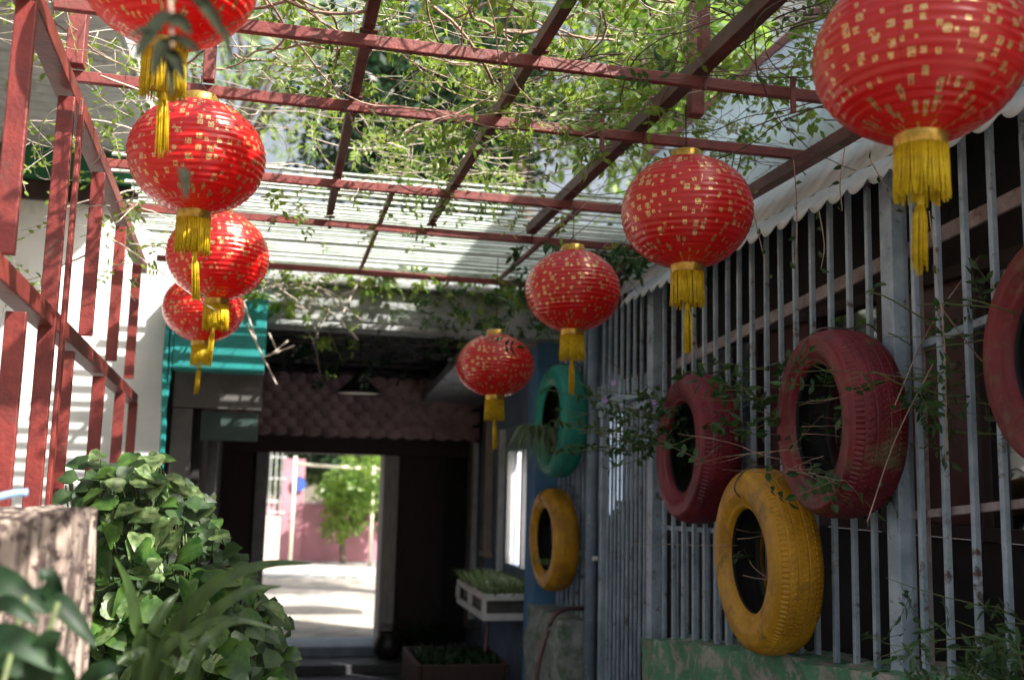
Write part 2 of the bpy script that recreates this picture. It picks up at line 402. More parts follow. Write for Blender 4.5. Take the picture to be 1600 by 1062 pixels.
# building behind the fence
rb = thing('fenced_building', 'dark room front with reflecting windows behind the bar fence', 'building', (2.3, 3.5, 0))
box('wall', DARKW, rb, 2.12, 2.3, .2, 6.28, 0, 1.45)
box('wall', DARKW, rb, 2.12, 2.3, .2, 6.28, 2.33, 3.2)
box('wall', BLUEW, rb, 1.86, 2.9, 6.285, 6.45, 0, 3.2)
box('sun_blocker_wall', WHITEW, rb, 2.60, 2.8, -4, 5.0, 3.2, 4.75)  # upper storey added to keep the sun off the right side
box('sun_blocker_eave', BEAM, rb, 2.5, 2.85, -4, 5.05, 4.75, 4.83)  # edge of the added upper storey, blocks the sun with it
box('ceiling', DARKW, rb, 2.125, 2.6, .2, 6.28, 3.15, 3.24)
WFR = mat('dark_frame', (.05, .03, .03), (.035, .02, .02), scale=12, rough=.6)
ws = [(.8, 1.55, 'g'), (1.55, 2.28, 'g'), (2.28, 2.75, 'g'), (2.75, 3.25, 'm'), (3.25, 3.75, 'g'), (3.75, 4.25, 'm'), (4.25, 5.2, 'g'), (5.2, 6.2, 'm')]
for a, c, t in ws:
    w = box('window', WFR, rb, 2.10, 2.16, a, a+.045, 1.45, 2.33, bevel=.003)
    p = MB().box(-.004, .004, -(c-a-.05)/2, (c-a-.05)/2, -.41, .41).build('pane' if t == 'g' else 'panel', GLASSD if t == 'g' else MAROON, w)
    p.location = (0.01, (c-a)/2, 0); p.rotation_euler = (0, 0, rnd(-.02, .02))
    s_ = MB().box(-.03, .03, -(c-a-.05)/2, (c-a-.05)/2, -.02, .02).build('frame', WFR, w); s_.location = (0, (c-a)/2, .415)
    s_ = MB().box(-.03, .03, -(c-a-.05)/2, (c-a-.05)/2, -.02, .02).build('frame', WFR, w); s_.location = (0, (c-a)/2, -.415)

# awning: fluted sheet with scalloped lower lip and the tall sheet above it
aw = thing('awning', 'pale corrugated sheet awning with scalloped lower edge above the bar fence', 'awning', (1.7, 3.8, 2.5))
def corr(x_at, rows, y0, y1, pitch, amp, m, name):
    n = int((y1-y0)/.012); vs = []; fs = []
    for i in range(n+1):
        y = y0+(y1-y0)*i/n; ph = math.cos(2*math.pi*y/pitch) if name != 'lip' else 1.2-2.4*abs(math.sin(math.pi*y/pitch))**.8
        for j, (x, z) in enumerate(rows):
            vs.append((x + ph*amp[j][0] - 1.7, y-3.8, z + ph*amp[j][1] - 2.5))
    r = len(rows)
    for i in range(n):
        for j in range(r-1): fs.append((i*r+j, (i+1)*r+j, (i+1)*r+j+1, i*r+j+1))
    o = MB().add(vs, fs).build(name, m, aw, smooth=True)
    md = o.modifiers.new('solid', 'SOLIDIFY'); md.thickness = .003
    return o
corr(0, [(1.62, 2.475), (1.64, 2.50), (1.70, 2.565)], .6, 4.75, .1118, [(.004, .014), (.005, .006), (.004, .0)], AWN, 'lip')
corr(0, [(1.705, 2.57), (1.80, 2.70), (1.86, 2.80)], .6, 6.2, .1118, [(.006, .006), (.008, .006), (.006, .004)], AWN, 'sheet')
for i in range(6):
    y0 = .6 + i*.94
    corr(0, [(1.865, 2.80), (2.08, 3.26), (2.29, 3.72)], y0, y0+.935, .117, [(.0015, 0), (.0015, 0), (.0015, 0)], SHEET, 'wall_sheet')
o = MB().bar((.59, -3.1, 1.235), (.59, 2.4, 1.235), .03, .05).build('ridge_trim', BEAM, aw)
MB().tube([(.0, -3.1, .055), (.0, .95, .055)], .004, 5).build('wire', STEM, aw)

# ------------------------------------------------------------------ far building with the passage
tb = thing('passage_building', 'low shaded building with a covered passage at the alley end', 'building', (.6, 6.5, 0))
MBf = box('fascia', CONC, tb, -.22, 1.86, 6.2, 6.45, 2.52, 2.74, bevel=.012)
box('fascia_cap', CONC, tb, -.26, 1.86, 6.14, 6.47, 2.745, 2.79, bevel=.01)
box('fascia_drip', CONC, tb, -.22, 1.86, 6.165, 6.40, 2.485, 2.517, bevel=.006)
box('roof_slab', CONC, tb, -1.0, 2.0, 6.475, 9.9, 2.70, 2.95)
box('shadow_parapet', WHITEW, tb, -.2, 3.2, 9.5, 9.9, 2.955, 3.5)  # added to lengthen the roof shadow on the pavement outside
box('turquoise_fascia', TEAL, tb, -.60, -.095, 6.02, 6.19, 2.18, 2.66, bevel=.006, label='turquoise painted beam over the left doorway')
box('lintel_panel', mat('dim_panel', (.13, .12, .115), (.09, .085, .08)), tb, -.62, -.105, 6.42, 6.5, 1.99, 2.5)  # shade below the turquoise beam is put into this dark grey
box('pillar', mat('dim_panel', (.13,.12,.115)), tb, -.62, -.50, 6.42, 6.5, 0, 1.985, bevel=.004)
box('inner_pillar', mat('dim_grey', (.20, .20, .20), (.13, .13, .13)), tb, -.42, -.36, 6.7, 6.76, 0, 1.9)
box('inner_lintel', mat('dark_green', (.03, .06, .05), (.02, .04, .035)), tb, -.45, -.12, 6.4, 6.5, 1.80, 1.97)
for i, x in enumerate((-.638, -.628, -.618)):
    MB().tube(spline([(x-.6, -.46, 2.65), (x-.6+rnd(-.01, .01), -.47, 2.2), (x-.6+rnd(-.012, .012), -.46, 1.8), (x-.6, -.46, 1.35)], 5), .009, 6).build('turquoise_pipe', TEAL, tb, smooth=True)
box('door_soffit', DARKW, tb, -.66, -.09, 6.2, 6.5, 2.52, 2.66)
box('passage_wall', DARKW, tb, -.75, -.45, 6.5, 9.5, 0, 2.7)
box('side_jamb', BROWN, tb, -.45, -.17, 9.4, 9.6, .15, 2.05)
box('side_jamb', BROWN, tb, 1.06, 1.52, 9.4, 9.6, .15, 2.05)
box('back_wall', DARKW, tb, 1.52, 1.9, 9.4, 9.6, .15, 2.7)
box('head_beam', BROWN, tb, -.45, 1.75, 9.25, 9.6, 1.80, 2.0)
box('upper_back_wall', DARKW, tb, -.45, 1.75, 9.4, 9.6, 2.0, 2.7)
# right passage wall with opening
box('right_wall', BLUEW, tb, 1.76, 1.90, 6.56, 6.80, 0, 2.7)
box('right_wall', BLUEW, tb, 1.76, 1.90, 6.80, 7.80, 0, .98)
box('right_wall', BLUEW, tb, 1.76, 1.90, 6.80, 7.80, 1.83, 2.7)
box('right_wall', BLUEW, tb, 1.76, 1.90, 7.80, 9.4, 0, 2.7)
box('blue_pillar', BLUEP, tb, 1.60, 1.758, 6.32, 6.56, 0, 2.68, bevel=.004, label='bright blue painted pillar edge')
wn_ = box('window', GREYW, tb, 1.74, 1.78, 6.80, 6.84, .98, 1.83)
lit = bpy.data.materials.new('daylight_glow_pane'); lit.use_nodes = True
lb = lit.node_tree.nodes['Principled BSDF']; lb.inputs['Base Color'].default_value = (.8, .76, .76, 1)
lb.inputs['Emission Color'].default_value = (1, .93, .92, 1); lb.inputs['Emission Strength'].default_value = .9  # weak emission stands in for daylight coming through the window
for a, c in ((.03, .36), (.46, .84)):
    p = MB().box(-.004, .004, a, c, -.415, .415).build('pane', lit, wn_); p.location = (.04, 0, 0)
for a in (.40, .88):
    p = MB().box(-.03, .03, a, a+.045, -.42, .42).build('mullion', GREYW, wn_)
for (y_, z0, z1, w, mm) in ((8.35, 1.02, 2.15, .07, mat('beige_board', (.52, .42, .36), (.42, .34, .29))), (9.0, .4, 2.1, .035, WHITEP), (9.22, .3, 2.2, .03, WOODG), (7.9, .9, 2.0, .03, WHITEP)):
    box('wall_batten', mm, tb, 1.71, 1.757, y_, y_+w*2, z0, z1, bevel=.004)
box('batten_foot', MATS['beige_board'], tb, 1.69, 1.757, 8.31, 8.56, .98, 1.018)
for (y_, r_) in ((8.72, .022), (9.12, .016)):
    MB().tube([(1.16, y_-6.5, 0), (1.15, y_-6.5, 1.1), (1.16, y_-6.5, 2.5)], r_, 8).build('wall_pipe', mat('dull_pipe', (.24, .22, .20), (.15, .14, .13)), tb, smooth=True)
# canopy slab sloping down
b = MB()
vs = [(1.20, 6.35, 2.46), (1.76, 6.35, 2.46), (1.76, 9.35, 2.22), (1.20, 9.35, 2.22)]
vs = [(x-.6, y-6.5, z) for x, y, z in vs]; vs += [(x, y, z+.07) for x, y, z in vs]
b.add(vs, [(0, 3, 2, 1), (4, 5, 6, 7), (0, 1, 5, 4), (1, 2, 6, 5), (2, 3, 7, 6), (3, 0, 4, 7)]).build('canopy_slab', GREYW, tb)
# tiled skirt
skirt = MB().box(-1.05, 1.15, 2.38, 2.42, 1.93, 2.5).build('tile_backing', DARKW, tb)
def tile_mesh():
    vs = []; fs = []; n = 8; W = .134
    for i in range(n+1):
        u = -W/2 + W*i/n; arch = math.cos(math.pi*i/n-math.pi/2)
        bz = -.052 - .020*arch
        dy = -.016*math.sin(math.pi*i/n)
        vs += [(u, dy-.006, bz), (u, dy*.4+.012, .05)]
        vs += [(u, dy+.004, bz), (u, dy*.4+.022, .05)]
    for i in range(n):
        a = i*4; c = a+4
        fs += [(a, c, c+1, a+1), (a+2, a+3, c+3, c+2), (a, a+2, c+2, c)]
    return MB().add(vs, fs).mesh('tile', TILE, True)
tm = tile_mesh()
for r_ in range(7):
    for c_ in range(16):
        x = -.40 + c_*.137 + (.0685 if r_ % 2 else 0)
        if x > 1.72: continue
        inst('tile', tm, tb, Matrix.Translation((x-.6+rnd(-.004, .004), 8.80-6.5+.012*r_+rnd(-.003, .003), 2.0+r_*.072)) @ Matrix.Rotation(rnd(-.04, .04), 4, 'Y') @ Matrix.Rotation(R(-8), 4, 'X'))
# ceiling laths with dry creeper
for i in range(19):
    y_ = 6.55 + i*.115; z_ = 2.62 - (.09 * max(0, (y_-7.6)))
    o = MB().box(-1.02, 1.12, -.02, .02, -.008, .008).build('ceiling_lath', mat('dark_lath', (.09, .085, .09), (.04, .04, .045), scale=12, rough=.5), tb)
    o.matrix_local = Matrix.Translation((0, y_-6.5, z_+rnd(-.01, .01))) @ Matrix.Rotation(rnd(-.02, .02), 4, 'Z')
# jambs
df = thing('door_frame', 'open passage doorway frame of weathered wood with sunlit street beyond', 'door frame', (.5, 9.45, .15))
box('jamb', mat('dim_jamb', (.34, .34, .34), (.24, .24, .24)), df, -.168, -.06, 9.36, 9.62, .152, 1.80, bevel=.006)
box('jamb', mat('grey_jamb', (.50, .46, .42), (.34, .31, .29), scale=5, rough=.8, bump=.4, stretch=(10, 10, 1)), df, .945, 1.075, 9.20, 9.62, .152, 1.798, bevel=.006)
# pendant lamp
pl = thing('pendant_lamp', 'wide dark shaded ceiling lamp hanging in the passage', 'lamp', (.56, 7.5, 2.2))
MB().lathe([(.16, 0), (.155, .02), (.09, .075), (.04, .13), (.025, .16)], 32).build('lamp_shade', mat('black_enamel', (.02, .02, .022), (.015, .015, .015), rough=.3), pl, smooth=True)
MB().lathe([(0, .006), (.15, .006)], 32).build('diffuser', mat('lamp_diffuser', (.85, .8, .7), (.75, .7, .6)), pl)
MB().tube([(0, 0, .16), (0, 0, .42)], .005, 6).build('cord', DARKW, pl)

# ------------------------------------------------------------------ left building
lbld = thing('white_house', 'white plastered house wall with green trim and grey soffit behind the red railing', 'house', (-1.8, 6.3, 0))
box('wall', WHITEW, lbld, -4.5, -.67, 6.32, 6.5, 0, 3.35)
box('soffit', GREYW, lbld, -4.6, -.74, 3.6, 6.5, 3.47, 3.56)
for i in range(22):
    x = 3.62 + i*.13
    box('soffit_board', GREYW, lbld, -4.55, -.76, x, x+.124, 3.455, 3.4695)
box('green_trim', GREEN_TRIM, lbld, -4.5, -.74, 6.2, 6.32, 3.27, 3.45)
box('brown_trim', BROWN, lbld, -4.5, -.74, 6.26, 6.32, 3.16, 3.265)
for (x0, x1, z0, z1) in ((-2.25, -1.75, 1.45, 2.0), (-3.6, -2.9, 1.35, 2.2)):
    w = box('window', WHITEP, lbld, x0, x1, 6.26, 6.318, z0, z1, bevel=.004)
    p = MB().box(-(x1-x0)/2+.05, (x1-x0)/2-.05, -.004, .004, -(z1-z0)/2+.05, (z1-z0)/2-.05).build('pane', GLASSD, w); p.location = (0, -.033, 0)
    p = MB().box(-.015, .015, -.012, .012, -(z1-z0)/2+.05, (z1-z0)/2-.05).build('mullion', WHITEP, w); p.location = (0, -.045, 0)

# ------------------------------------------------------------------ street scene beyond the door
gw = thing('pink_garden_wall', 'low pink painted wall across the sunlit street', 'wall', (2, 19, .1))
box('wall', PINKWALL, gw, -6, 9, 19.0, 19.25, .05, 1.10)
box('coping', mat('pale_coping', (.6, .5, .5), (.5, .42, .42)), gw, -6, 9, 18.96, 19.28, 1.105, 1.17)
box('pink_pier', PINKWALL, gw, .14, .52, 18.9, 19.3, .05, 1.9)
gf = thing('tube_goal', 'white painted tube goal shaped frame across the street', 'gate', (1, 18, .1))
for a, c in (((.32, 18, .1), (.32, 18, 1.93)), ((1.66, 18, .1), (1.66, 18, 1.80)), ((.32, 18, 1.80), (1.66, 18, 1.74)), ((1.66, 18, 1.74), (2.6, 18, 1.72))):
    MB().tube([Vector(a)-gf.location, Vector(c)-gf.location], .028, 8).build('tube', mat('cream_tube', (.78, .75, .6), (.7, .66, .5)), gf, smooth=True)
sg = thing('round_sign', 'small round blue sign on the pink pier across the street', 'sign', (.42, 18.86, 1.45))
MB().lathe([(0, -.012), (.12, -.012), (.12, .012), (0, .012)], 24).build('disc', mat('sign_blue', (.05, .10, .45), (.05, .1, .4)), sg, rot=(R(90), 0, 0))
MB().lathe([(.118, -.016), (.135, -.016), (.135, .012)], 24).build('rim', WHITEP, sg, rot=(R(90), 0, 0))
gr = thing('window_grille', 'grey barred grille on the pillar left of the pink wall', 'grille', (-.1, 17.5, 1.3))
for i in range(6): MB().tube([(-.25+i*.09, 0, -.35), (-.25+i*.09, 0, .75)], .012, 6).build('bar', GREYW, gr)
for z in (-.3, .25, .6): MB().bar((-.3, .02, z), (.28, .02, z), .02, .02).build('crossbar', WHITEP, gr)
bx = tag(box('cream_pillar', mat('cream_plaster', (.72, .58, .48), (.62, .5, .42)), None, -.42, .12, 17.3, 17.8, .1, .92, bevel=.02), 'short cream plaster pillar base under the barred grille', 'pillar')

# foliage clouds
def leaf_cloud(mb, center, rad, n, L, W, shell=.5, squash=1, clumps=None):
    cs = clumps or [(center, rad)]
    for i in range(n):
        c, r_ = random.choice(cs)
        d = rdir(); t = rnd(shell, 1)**.6
        p = Vector(c) + Vector((d.x*r_*t, d.y*r_*t, d.z*r_*t*squash))
        dd = (rdir() + Vector((0, 0, -.3)) + d*.5).normalized()
        s = dd.cross(rdir()).normalized()
        l = L*rnd(.7, 1.3)
        mb.minileaf(p, dd, s, l, W*rnd(.8, 1.2))
def tree(name, label, base, crown, n, L, W, lm, clump_r, ncl, trunk_r=.1, squash=.9, cat='tree'):
    t = thing(name, label, cat, base)
    B = Vector(base); cc, cr = Vector(crown[0])-B, crown[1]
    tr = MB(); top = cc + Vector((0, 0, -cr*.2))
    tr.tube(spline([(0, 0, -.1), top*.5+Vector((rnd(-.15, .15), rnd(-.15, .15), 0)), top], 6), trunk_r, 8, .4)
    cl = []
    for i in range(ncl):
        d = rdir(); p = cc + Vector((d.x, d.y, d.z*squash))*cr*rnd(.35, .85)
        cl.append((p, clump_r*rnd(.7, 1.3)))
        tr.tube(spline([top*rnd(.55, .95), (top+p)/2+rdir()*.2, p], 4), trunk_r*.35, 5, .3)
    tr.build('trunk', TRUNKM, t, smooth=True)
    mb = MB(); leaf_cloud(mb, None, 0, n, L, W, .2, 1, cl)
    mb.build('crown', lm, t, kind='stuff')
    return t
tree('broadleaf_tree', 'dense dark green tree rising behind the passage roof', (3.6, 12.5, 0), ((1.75, 12.3, 6.2), 1.5), 16000, .17, .075, LTREE2, .75, 34, .16)
tree('broadleaf_tree', 'sunlit pale green tree behind the slat roof on the left', (-2.6, 14, 0), ((-.9, 14, 6.4), 3.0), 3600, .20, .05, LTREE3, .8, 34, .15)
tree('broadleaf_tree', 'loose bright green tree leaning over the right roof', (5.2, 11.0, 0), ((4.4, 10.6, 6.2), 2.0), 4500, .17, .07, LTREE, .75, 32, .15)
tree('broadleaf_tree', 'bright leafy tree towering above the alley centre', (5.2, 16, 0), ((2.6, 15, 11.5), 3.6), 2500, .2, .09, LTREE, 1.0, 34, .2)
tree('street_bush', 'leafy bush growing over the pink wall across the street', (1.25, 18.5, 0.1), ((1.5, 18.5, 1.3), 1.15), 3800, .13, .06, LTREE, .3, 26, .06, cat='bush')
tree('street_tree', 'olive leaved tree filling the doorway view behind the bush', (2.2, 23, 0), ((1.8, 23, 2.8), 2.2), 9000, .16, .09, LTREE2, .6, 30, .1)
tree('street_tree', 'yellow tinged tree behind the white tube frame', (-.2, 24.5, 0), ((.5, 24.5, 3.0), 2.3), 7000, .16, .09, LTREE3, .5, 22, .1)

# ------------------------------------------------------------------ lanterns
def lantern_material():
    m = bpy.data.materials.new('lantern_cloth'); m.use_nodes = True
    N = m.node_tree.nodes; L = m.node_tree.links; b = N['Principled BSDF']
    tc = N.new('ShaderNodeTexCoord'); sp = N.new('ShaderNodeSeparateXYZ'); L.new(tc.outputs['Object'], sp.inputs[0])
    oi = N.new('ShaderNodeObjectInfo')
    def math_(op, a, b_=None, c=None):
        n = N.new('ShaderNodeMath'); n.operation = op
        for i, v in enumerate((a, b_, c)):
            if v is None: continue
            if hasattr(v, 'is_linked'): L.new(v, n.inputs[i])
            else: n.inputs[i].default_value = v
        return n.outputs[0]
    ang = math_('ARCTAN2', sp.outputs[1], sp.outputs[0])
    u = math_('MULTIPLY_ADD', ang, .19*34, math_('MULTIPLY', oi.outputs['Random'], 40))
    v = math_('MULTIPLY', sp.outputs[2], 34)
    cb = N.new('ShaderNodeCombineXYZ'); L.new(u, cb.inputs[0]); L.new(v, cb.inputs[1])
    vo = N.new('ShaderNodeTexVoronoi'); vo.voronoi_dimensions = '2D'; vo.distance = 'CHEBYCHEV'; vo.inputs['Scale'].default_value = 1; vo.inputs['Randomness'].default_value = .85
    L.new(cb.outputs[0], vo.inputs['Vector'])
    # motif: patch whose size differs by cell, with small brush-like strokes cut out
    rs = N.new('ShaderNodeSeparateColor'); L.new(vo.outputs['Color'], rs.inputs[0])
    size = math_('MULTIPLY_ADD', rs.outputs[0], .20, .09)
    inside = math_('LESS_THAN', vo.outputs['Distance'], size)
    nz = N.new('ShaderNodeTexNoise'); nz.noise_dimensions = '2D'; nz.inputs['Scale'].default_value = 5.5; nz.inputs['Detail'].default_value = 1
    L.new(cb.outputs[0], nz.inputs['Vector'])
    stroke = math_('GREATER_THAN', nz.outputs[0], .40)
    ring = math_('GREATER_THAN', math_('ABSOLUTE', math_('SUBTRACT', nz.outputs[0], .60)), .014)
    mask = math_('MULTIPLY', math_('MULTIPLY', inside, stroke), ring)
    # vertical seams slightly darker
    seam = math_('LESS_THAN', math_('ABSOLUTE', math_('SUBTRACT', math_('FRACT', math_('MULTIPLY', ang, 6/(2*math.pi))), .5)), .012)
    mx = N.new('ShaderNodeMixRGB'); L.new(mask, mx.inputs[0]); mx.inputs[1].default_value = (.70, .012, .012, 1); mx.inputs[2].default_value = (.80, .55, .22, 1)
    m2 = N.new('ShaderNodeMixRGB'); L.new(math_('MULTIPLY', seam, .35), m2.inputs[0]); L.new(mx.outputs[0], m2.inputs[1]); m2.inputs[2].default_value = (.30, .005, .005, 1)
    L.new(m2.outputs[0], b.inputs['Base Color'])
    L.new(math_('MULTIPLY', mask, .7), b.inputs['Metallic'])
    b.inputs['Roughness'].default_value = .33; b.inputs['Specular IOR Level'].default_value = .6
    b.inputs['Coat Weight'].default_value = .9; b.inputs['Coat Roughness'].default_value = .22
    t = N.new('ShaderNodeBsdfTranslucent'); t.inputs[0].default_value = (.95, .03, .015, 1)
    ms = N.new('ShaderNodeMixShader')
    L.new(math_('MULTIPLY', math_('SUBTRACT', 1, mask), .33), ms.inputs[0])
    L.new(b.outputs[0], ms.inputs[1]); L.new(t.outputs[0], ms.inputs[2]); L.new(ms.outputs[0], N['Material Output'].inputs[0])
    return m
LM = lantern_material()
def lantern_shade_mesh(D=.38, H=.318, ribs=25, seed=0):
    rs = random.Random(seed)
    prof = []; a = D/2; h = H/2; r_top = .045
    zs = []
    for i in range(ribs+1):
        t = -1 + 2*i/ribs
        ph = t*math.acos(r_top/a*.98)
        zs.append((a*math.cos(ph), h*math.sin(ph)/math.sin(math.acos(r_top/a*.98))))
    for i, (r_, z) in enumerate(zs):
        prof.append((r_, z))
        if i < ribs:
            r2, z2 = zs[i+1]
            for f in (.25, .5, .75):
                rr = r_+(r2-r_)*f; zz = z+(z2-z)*f
                k = 1-(.0030/.19)*math.sin(math.pi*f)
                prof.append((rr*k, zz*k if abs(zz) > h*.7 else zz))
    n = 96; vs = []; fs = []; m_ = len(prof)
    for k in range(n):
        t = 2*math.pi*k/n
        for j, (r_, z) in enumerate(prof):
            rr = r_*(1 + .006*math.cos(6*t)*(1-(z/h)**2) + .006*math.sin(2*t+seed)) 
            zz = z + .004*math.sin(3*t+seed*2)*(1-(z/h)**2)
            vs.append((rr*math.cos(t), rr*math.sin(t), zz))
    for k in range(n):
        k2 = (k+1) % n
        for i in range(m_-1): fs.append((k*m_+i, k2*m_+i, k2*m_+i+1, k*m_+i+1))
    return MB().add(vs, fs).mesh('lantern_shade', LM, True)
shade_me = [lantern_shade_mesh(seed=i) for i in range(3)]
cap_me = MB().lathe([(.047, -.012), (.047, .012), (.043, .016), (.030, .016), (.030, .006)], 28).mesh('cap', GOLD, True)
def fringe_mesh(seed):
    rs = random.Random(seed); b = MB()
    for k in range(120):
        t = 2*math.pi*k/120 + rs.uniform(-.02, .02); r_ = .044+rs.uniform(-.002, .002); l = .098+rs.uniform(-.008, .006)
        j = rs.uniform(-.12, .12)
        pts = [(r_*math.cos(t), r_*math.sin(t), .004), (r_*1.02*math.cos(t+j*.3), r_*1.02*math.sin(t+j*.3), -l*.5), (r_*(1.05+rs.uniform(-.05, .05))*math.cos(t+j), r_*1.05*math.sin(t+j), -l)]
        b.tube(pts, .0019, 3)
    return b.mesh('fringe', YEL, True)
def tassel_mesh(seed):
    rs = random.Random(seed); b = MB()
    b.tube([(0, 0, 0), (0, 0, -.10)], .002, 4)
    for k in range(44):
        t = rs.uniform(0, 6.28); r_ = .009*math.sqrt(rs.random()); l = .125+rs.uniform(-.02, .01); s = rs.uniform(.7, 1.5)
        b.tube([(r_*.4*math.cos(t), r_*.4*math.sin(t), -.095), (r_*math.cos(t)*s, r_*math.sin(t)*s, -.13), (r_*1.1*s*math.cos(t), r_*1.1*s*math.sin(t), -.10-l)], .0015, 3)
    b.lathe([(.003, -.088), (.007, -.094), (.007, -.106), (.004, -.11)], 8)
    return b.mesh('tassel', YEL, True)
fr_me = [fringe_mesh(i) for i in range(2)]; ta_me = [tassel_mesh(i+5) for i in range(2)]
LG_R = 'red lanterns hanging in the right row'; LG_L = 'red lanterns hanging in the left row'
LANT = [
 (1.14, 1.626, 2.412, 1.02, LG_R, 'largest gold dotted red paper lantern, cut by the top edge at right', 0),
 (1.14, 2.753, 2.395, 1.02, LG_R, 'shaded gold dotted red lantern hanging left of the scalloped awning edge', 1),
 (1.14, 3.95, 2.372, 1.03, LG_R, 'red lantern hanging directly above the green tyre', 2),
 (*at(774, 571, 4.98), 1.04, LG_R, 'small farthest right row lantern over the planter box with fern leaf in front', 0),
 (*at(266, -42, 2.2), .99, LG_L, 'blurred red lantern cut off by the top left edge', 1),
 (*at(308, 246, 2.95), 1.0, LG_L, 'glossy sunlit red lantern directly beneath the cut off blurred one', 2),
 (*at(341, 400, 3.95), 1.0, LG_L, 'sunlit red lantern with bright shadow streaks, middle of the overlapping left ones', 0),
 (*at(318, 482, 5.05), 1.0, LG_L, 'farthest left row lantern, in front of the turquoise beam', 1),
]
for i, (x, y, z, s, g, lab, k) in enumerate(LANT):
    t = thing('paper_lantern', lab, 'lantern', (x, y, z), g, rot=(rnd(-.04, .04), rnd(-.04, .04), rnd(0, 6.28)))
    t.scale = (s, s, s)
    zz = [1.0, 1.0, 1.0, .93, 1.0, 1.0, 1.04, 1.0][i]
    inst('lantern_shade', shade_me[k], t, Matrix.Diagonal((1, 1, zz, 1)))
    h = .159*zz
    inst('top_cap', cap_me, t, Matrix.Translation((0, 0, h+.008)))
    inst('bottom_cap', cap_me, t, Matrix.Translation((0, 0, -h-.008)) @ Matrix.Rotation(math.pi, 4, 'X'))
    inst('fringe', fr_me[i % 2], t, Matrix.Translation((0, 0, -h-.016)) @ Matrix.Rotation(rnd(0, 6), 4, 'Z'))
    inst('tassel', ta_me[i % 2], t, Matrix.Translation((0, 0, -h-.02)) @ Matrix.Rotation(rnd(-.1, .1), 4, 'Y'))
    w = MB().tube(spline([(-.03, 0, h+.01), (-.015, 0, h+.04), (0, 0, h+.055), (.015, 0, h+.04), (.03, 0, h+.01)], 4), .0015, 5)
    top = max(.06, (PZ-.02-z)/s)
    w.tube([(0, 0, h+.055), (.002, 0, (h+.055+top)/2), (0, 0, max(top, h+.08))], .002, 5)
    w.build('hanging_wire', DARKW, t)

# ------------------------------------------------------------------ tyres
def tyre(label, cat, loc, D, W, hole, m, rot, group, tread='blocks', seed=0):
    t = thing('painted_tyre', label, cat, loc, group, rot=rot)
    Ro = D/2; Ri = hole/2; hw = W/2; n = 330
    rs = random.Random(seed)
    # sidewall profile (x outward along axis), from bead to shoulder
    side = [(Ri, hw*.62), (Ri+.004, hw*.76), (Ri+.012, hw*.84), (Ri+.016, hw*.83), (Ri+.020, hw*.88), (Ri+(Ro-Ri)*.35, hw*.98), (Ri+(Ro-Ri)*.38, hw*1.0),
            (Ri+(Ro-Ri)*.55, hw*1.0), (Ri+(Ro-Ri)*.70, hw*.95), (Ri+(Ro-Ri)*.73, hw*.955), (Ri+(Ro-Ri)*.82, hw*.88), (Ro-.016, hw*.80)]
    inner = [(Ri, hw*.62), (Ri-.002, hw*.5), (Ri+.01, hw*.45), (Ri+(Ro-Ri)*.5, hw*.86), (Ro-.03, hw*.7), (Ro-.022, 0)]
    for sgn, nm in ((-1, 'sidewall'), (1, 'sidewall')):
        MB().lathe([(r_, z*sgn) for r_, z in (side if sgn > 0 else side)], 96, axis='X').build(nm, m, t, smooth=True)
    MB().lathe([(r_, -z) for r_, z in inner] + [(r_, z) for r_, z in inner[::-1][1:]], 72, axis='X').build('inner_liner', mat('dark_rubber', (.03, .03, .032), (.02, .02, .022), rough=.8), t, smooth=True)
    vs = []; fs = []
    nx = 56; xs = [-hw*.80 + 1.6*hw*i/nx for i in range(nx+1)]
    for k in range(n):
        a = 2*math.pi*k/n
        for i, x in enumerate(xs):
            q = abs(x)/(hw*.80)
            r_ = Ro - .016*(q**3.2)
            g = 0
            if tread == 'blocks':
                if min(abs(abs(x)-hw*.22), abs(abs(x)-hw*.52)) < hw*.03: g = .0045
                if q > .70 and k % 3 == 0: g = max(g, .006)
                if .3 < q < .62 and (k + int(x*90)) % 4 == 0: g = max(g, .003)
                if q < .25 and (k + int(abs(x)*130)) % 3 == 0: g = max(g, .0025)
            else:
                if (k+int(x*260)) % 4 == 0 or abs((x*60) % 1-.5) < .12: g = .003
            r_ -= g*(.6+.4*noise.noise(Vector((a*3, x*20, seed))))
            vs.append((x, r_*math.cos(a), r_*math.sin(a)))
    m_ = nx+1
    for k in range(n):
        k2 = (k+1) % n
        for i in range(nx): fs.append((k*m_+i, k2*m_+i, k2*m_+i+1, k*m_+i+1))
    MB().add(vs, fs).build('tread', m, t)
    loop = [(-.01, 0, Ri-.01), (-hw-.008, 0, Ri+.05), (-hw-.006, 0, Ro-.04), (-hw*.5, 0, Ro+.004), (hw*.5, 0, Ro+.006), (hw+.02, 0, Ro+.02), (hw+.05, 0, Ro-.02), (hw+.02, 0, Ri+.04), (0, 0, Ri-.008)]
    MB().tube(spline(loop, 5), .003, 6).build('tie_wire', mat('rusty_wire', (.16, .12, .10), (.08, .05, .04), rough=.6), t, smooth=True)
    return t
TRED = mat('tyre_red', (.20, .012, .026), (.11, .008, .017), scale=6, rough=.42, bump=.25, bscale=60, dirt=(.13, .10, .06), dscale=7, dlo=.60, dhi=.75)
TRED2 = mat('tyre_red_b', (.20, .014, .022), (.11, .010, .016), scale=6, rough=.45, bump=.25, bscale=60, dirt=(.14, .12, .06), dscale=8, dlo=.56, dhi=.72)
TYEL = mat('tyre_yellow', (.64, .32, .012), (.42, .20, .01), scale=7, rough=.42, bump=.3, bscale=60, dirt=(.14, .10, .025), dscale=9, dlo=.55, dhi=.72)
TGRN = mat('tyre_green', (.02, .34, .26), (.015, .24, .19), scale=6, rough=.45, bump=.25, bscale=60, dirt=(.05, .14, .08), dscale=8, dlo=.6, dhi=.75)
TG = 'painted tyres hung on the bar fence'
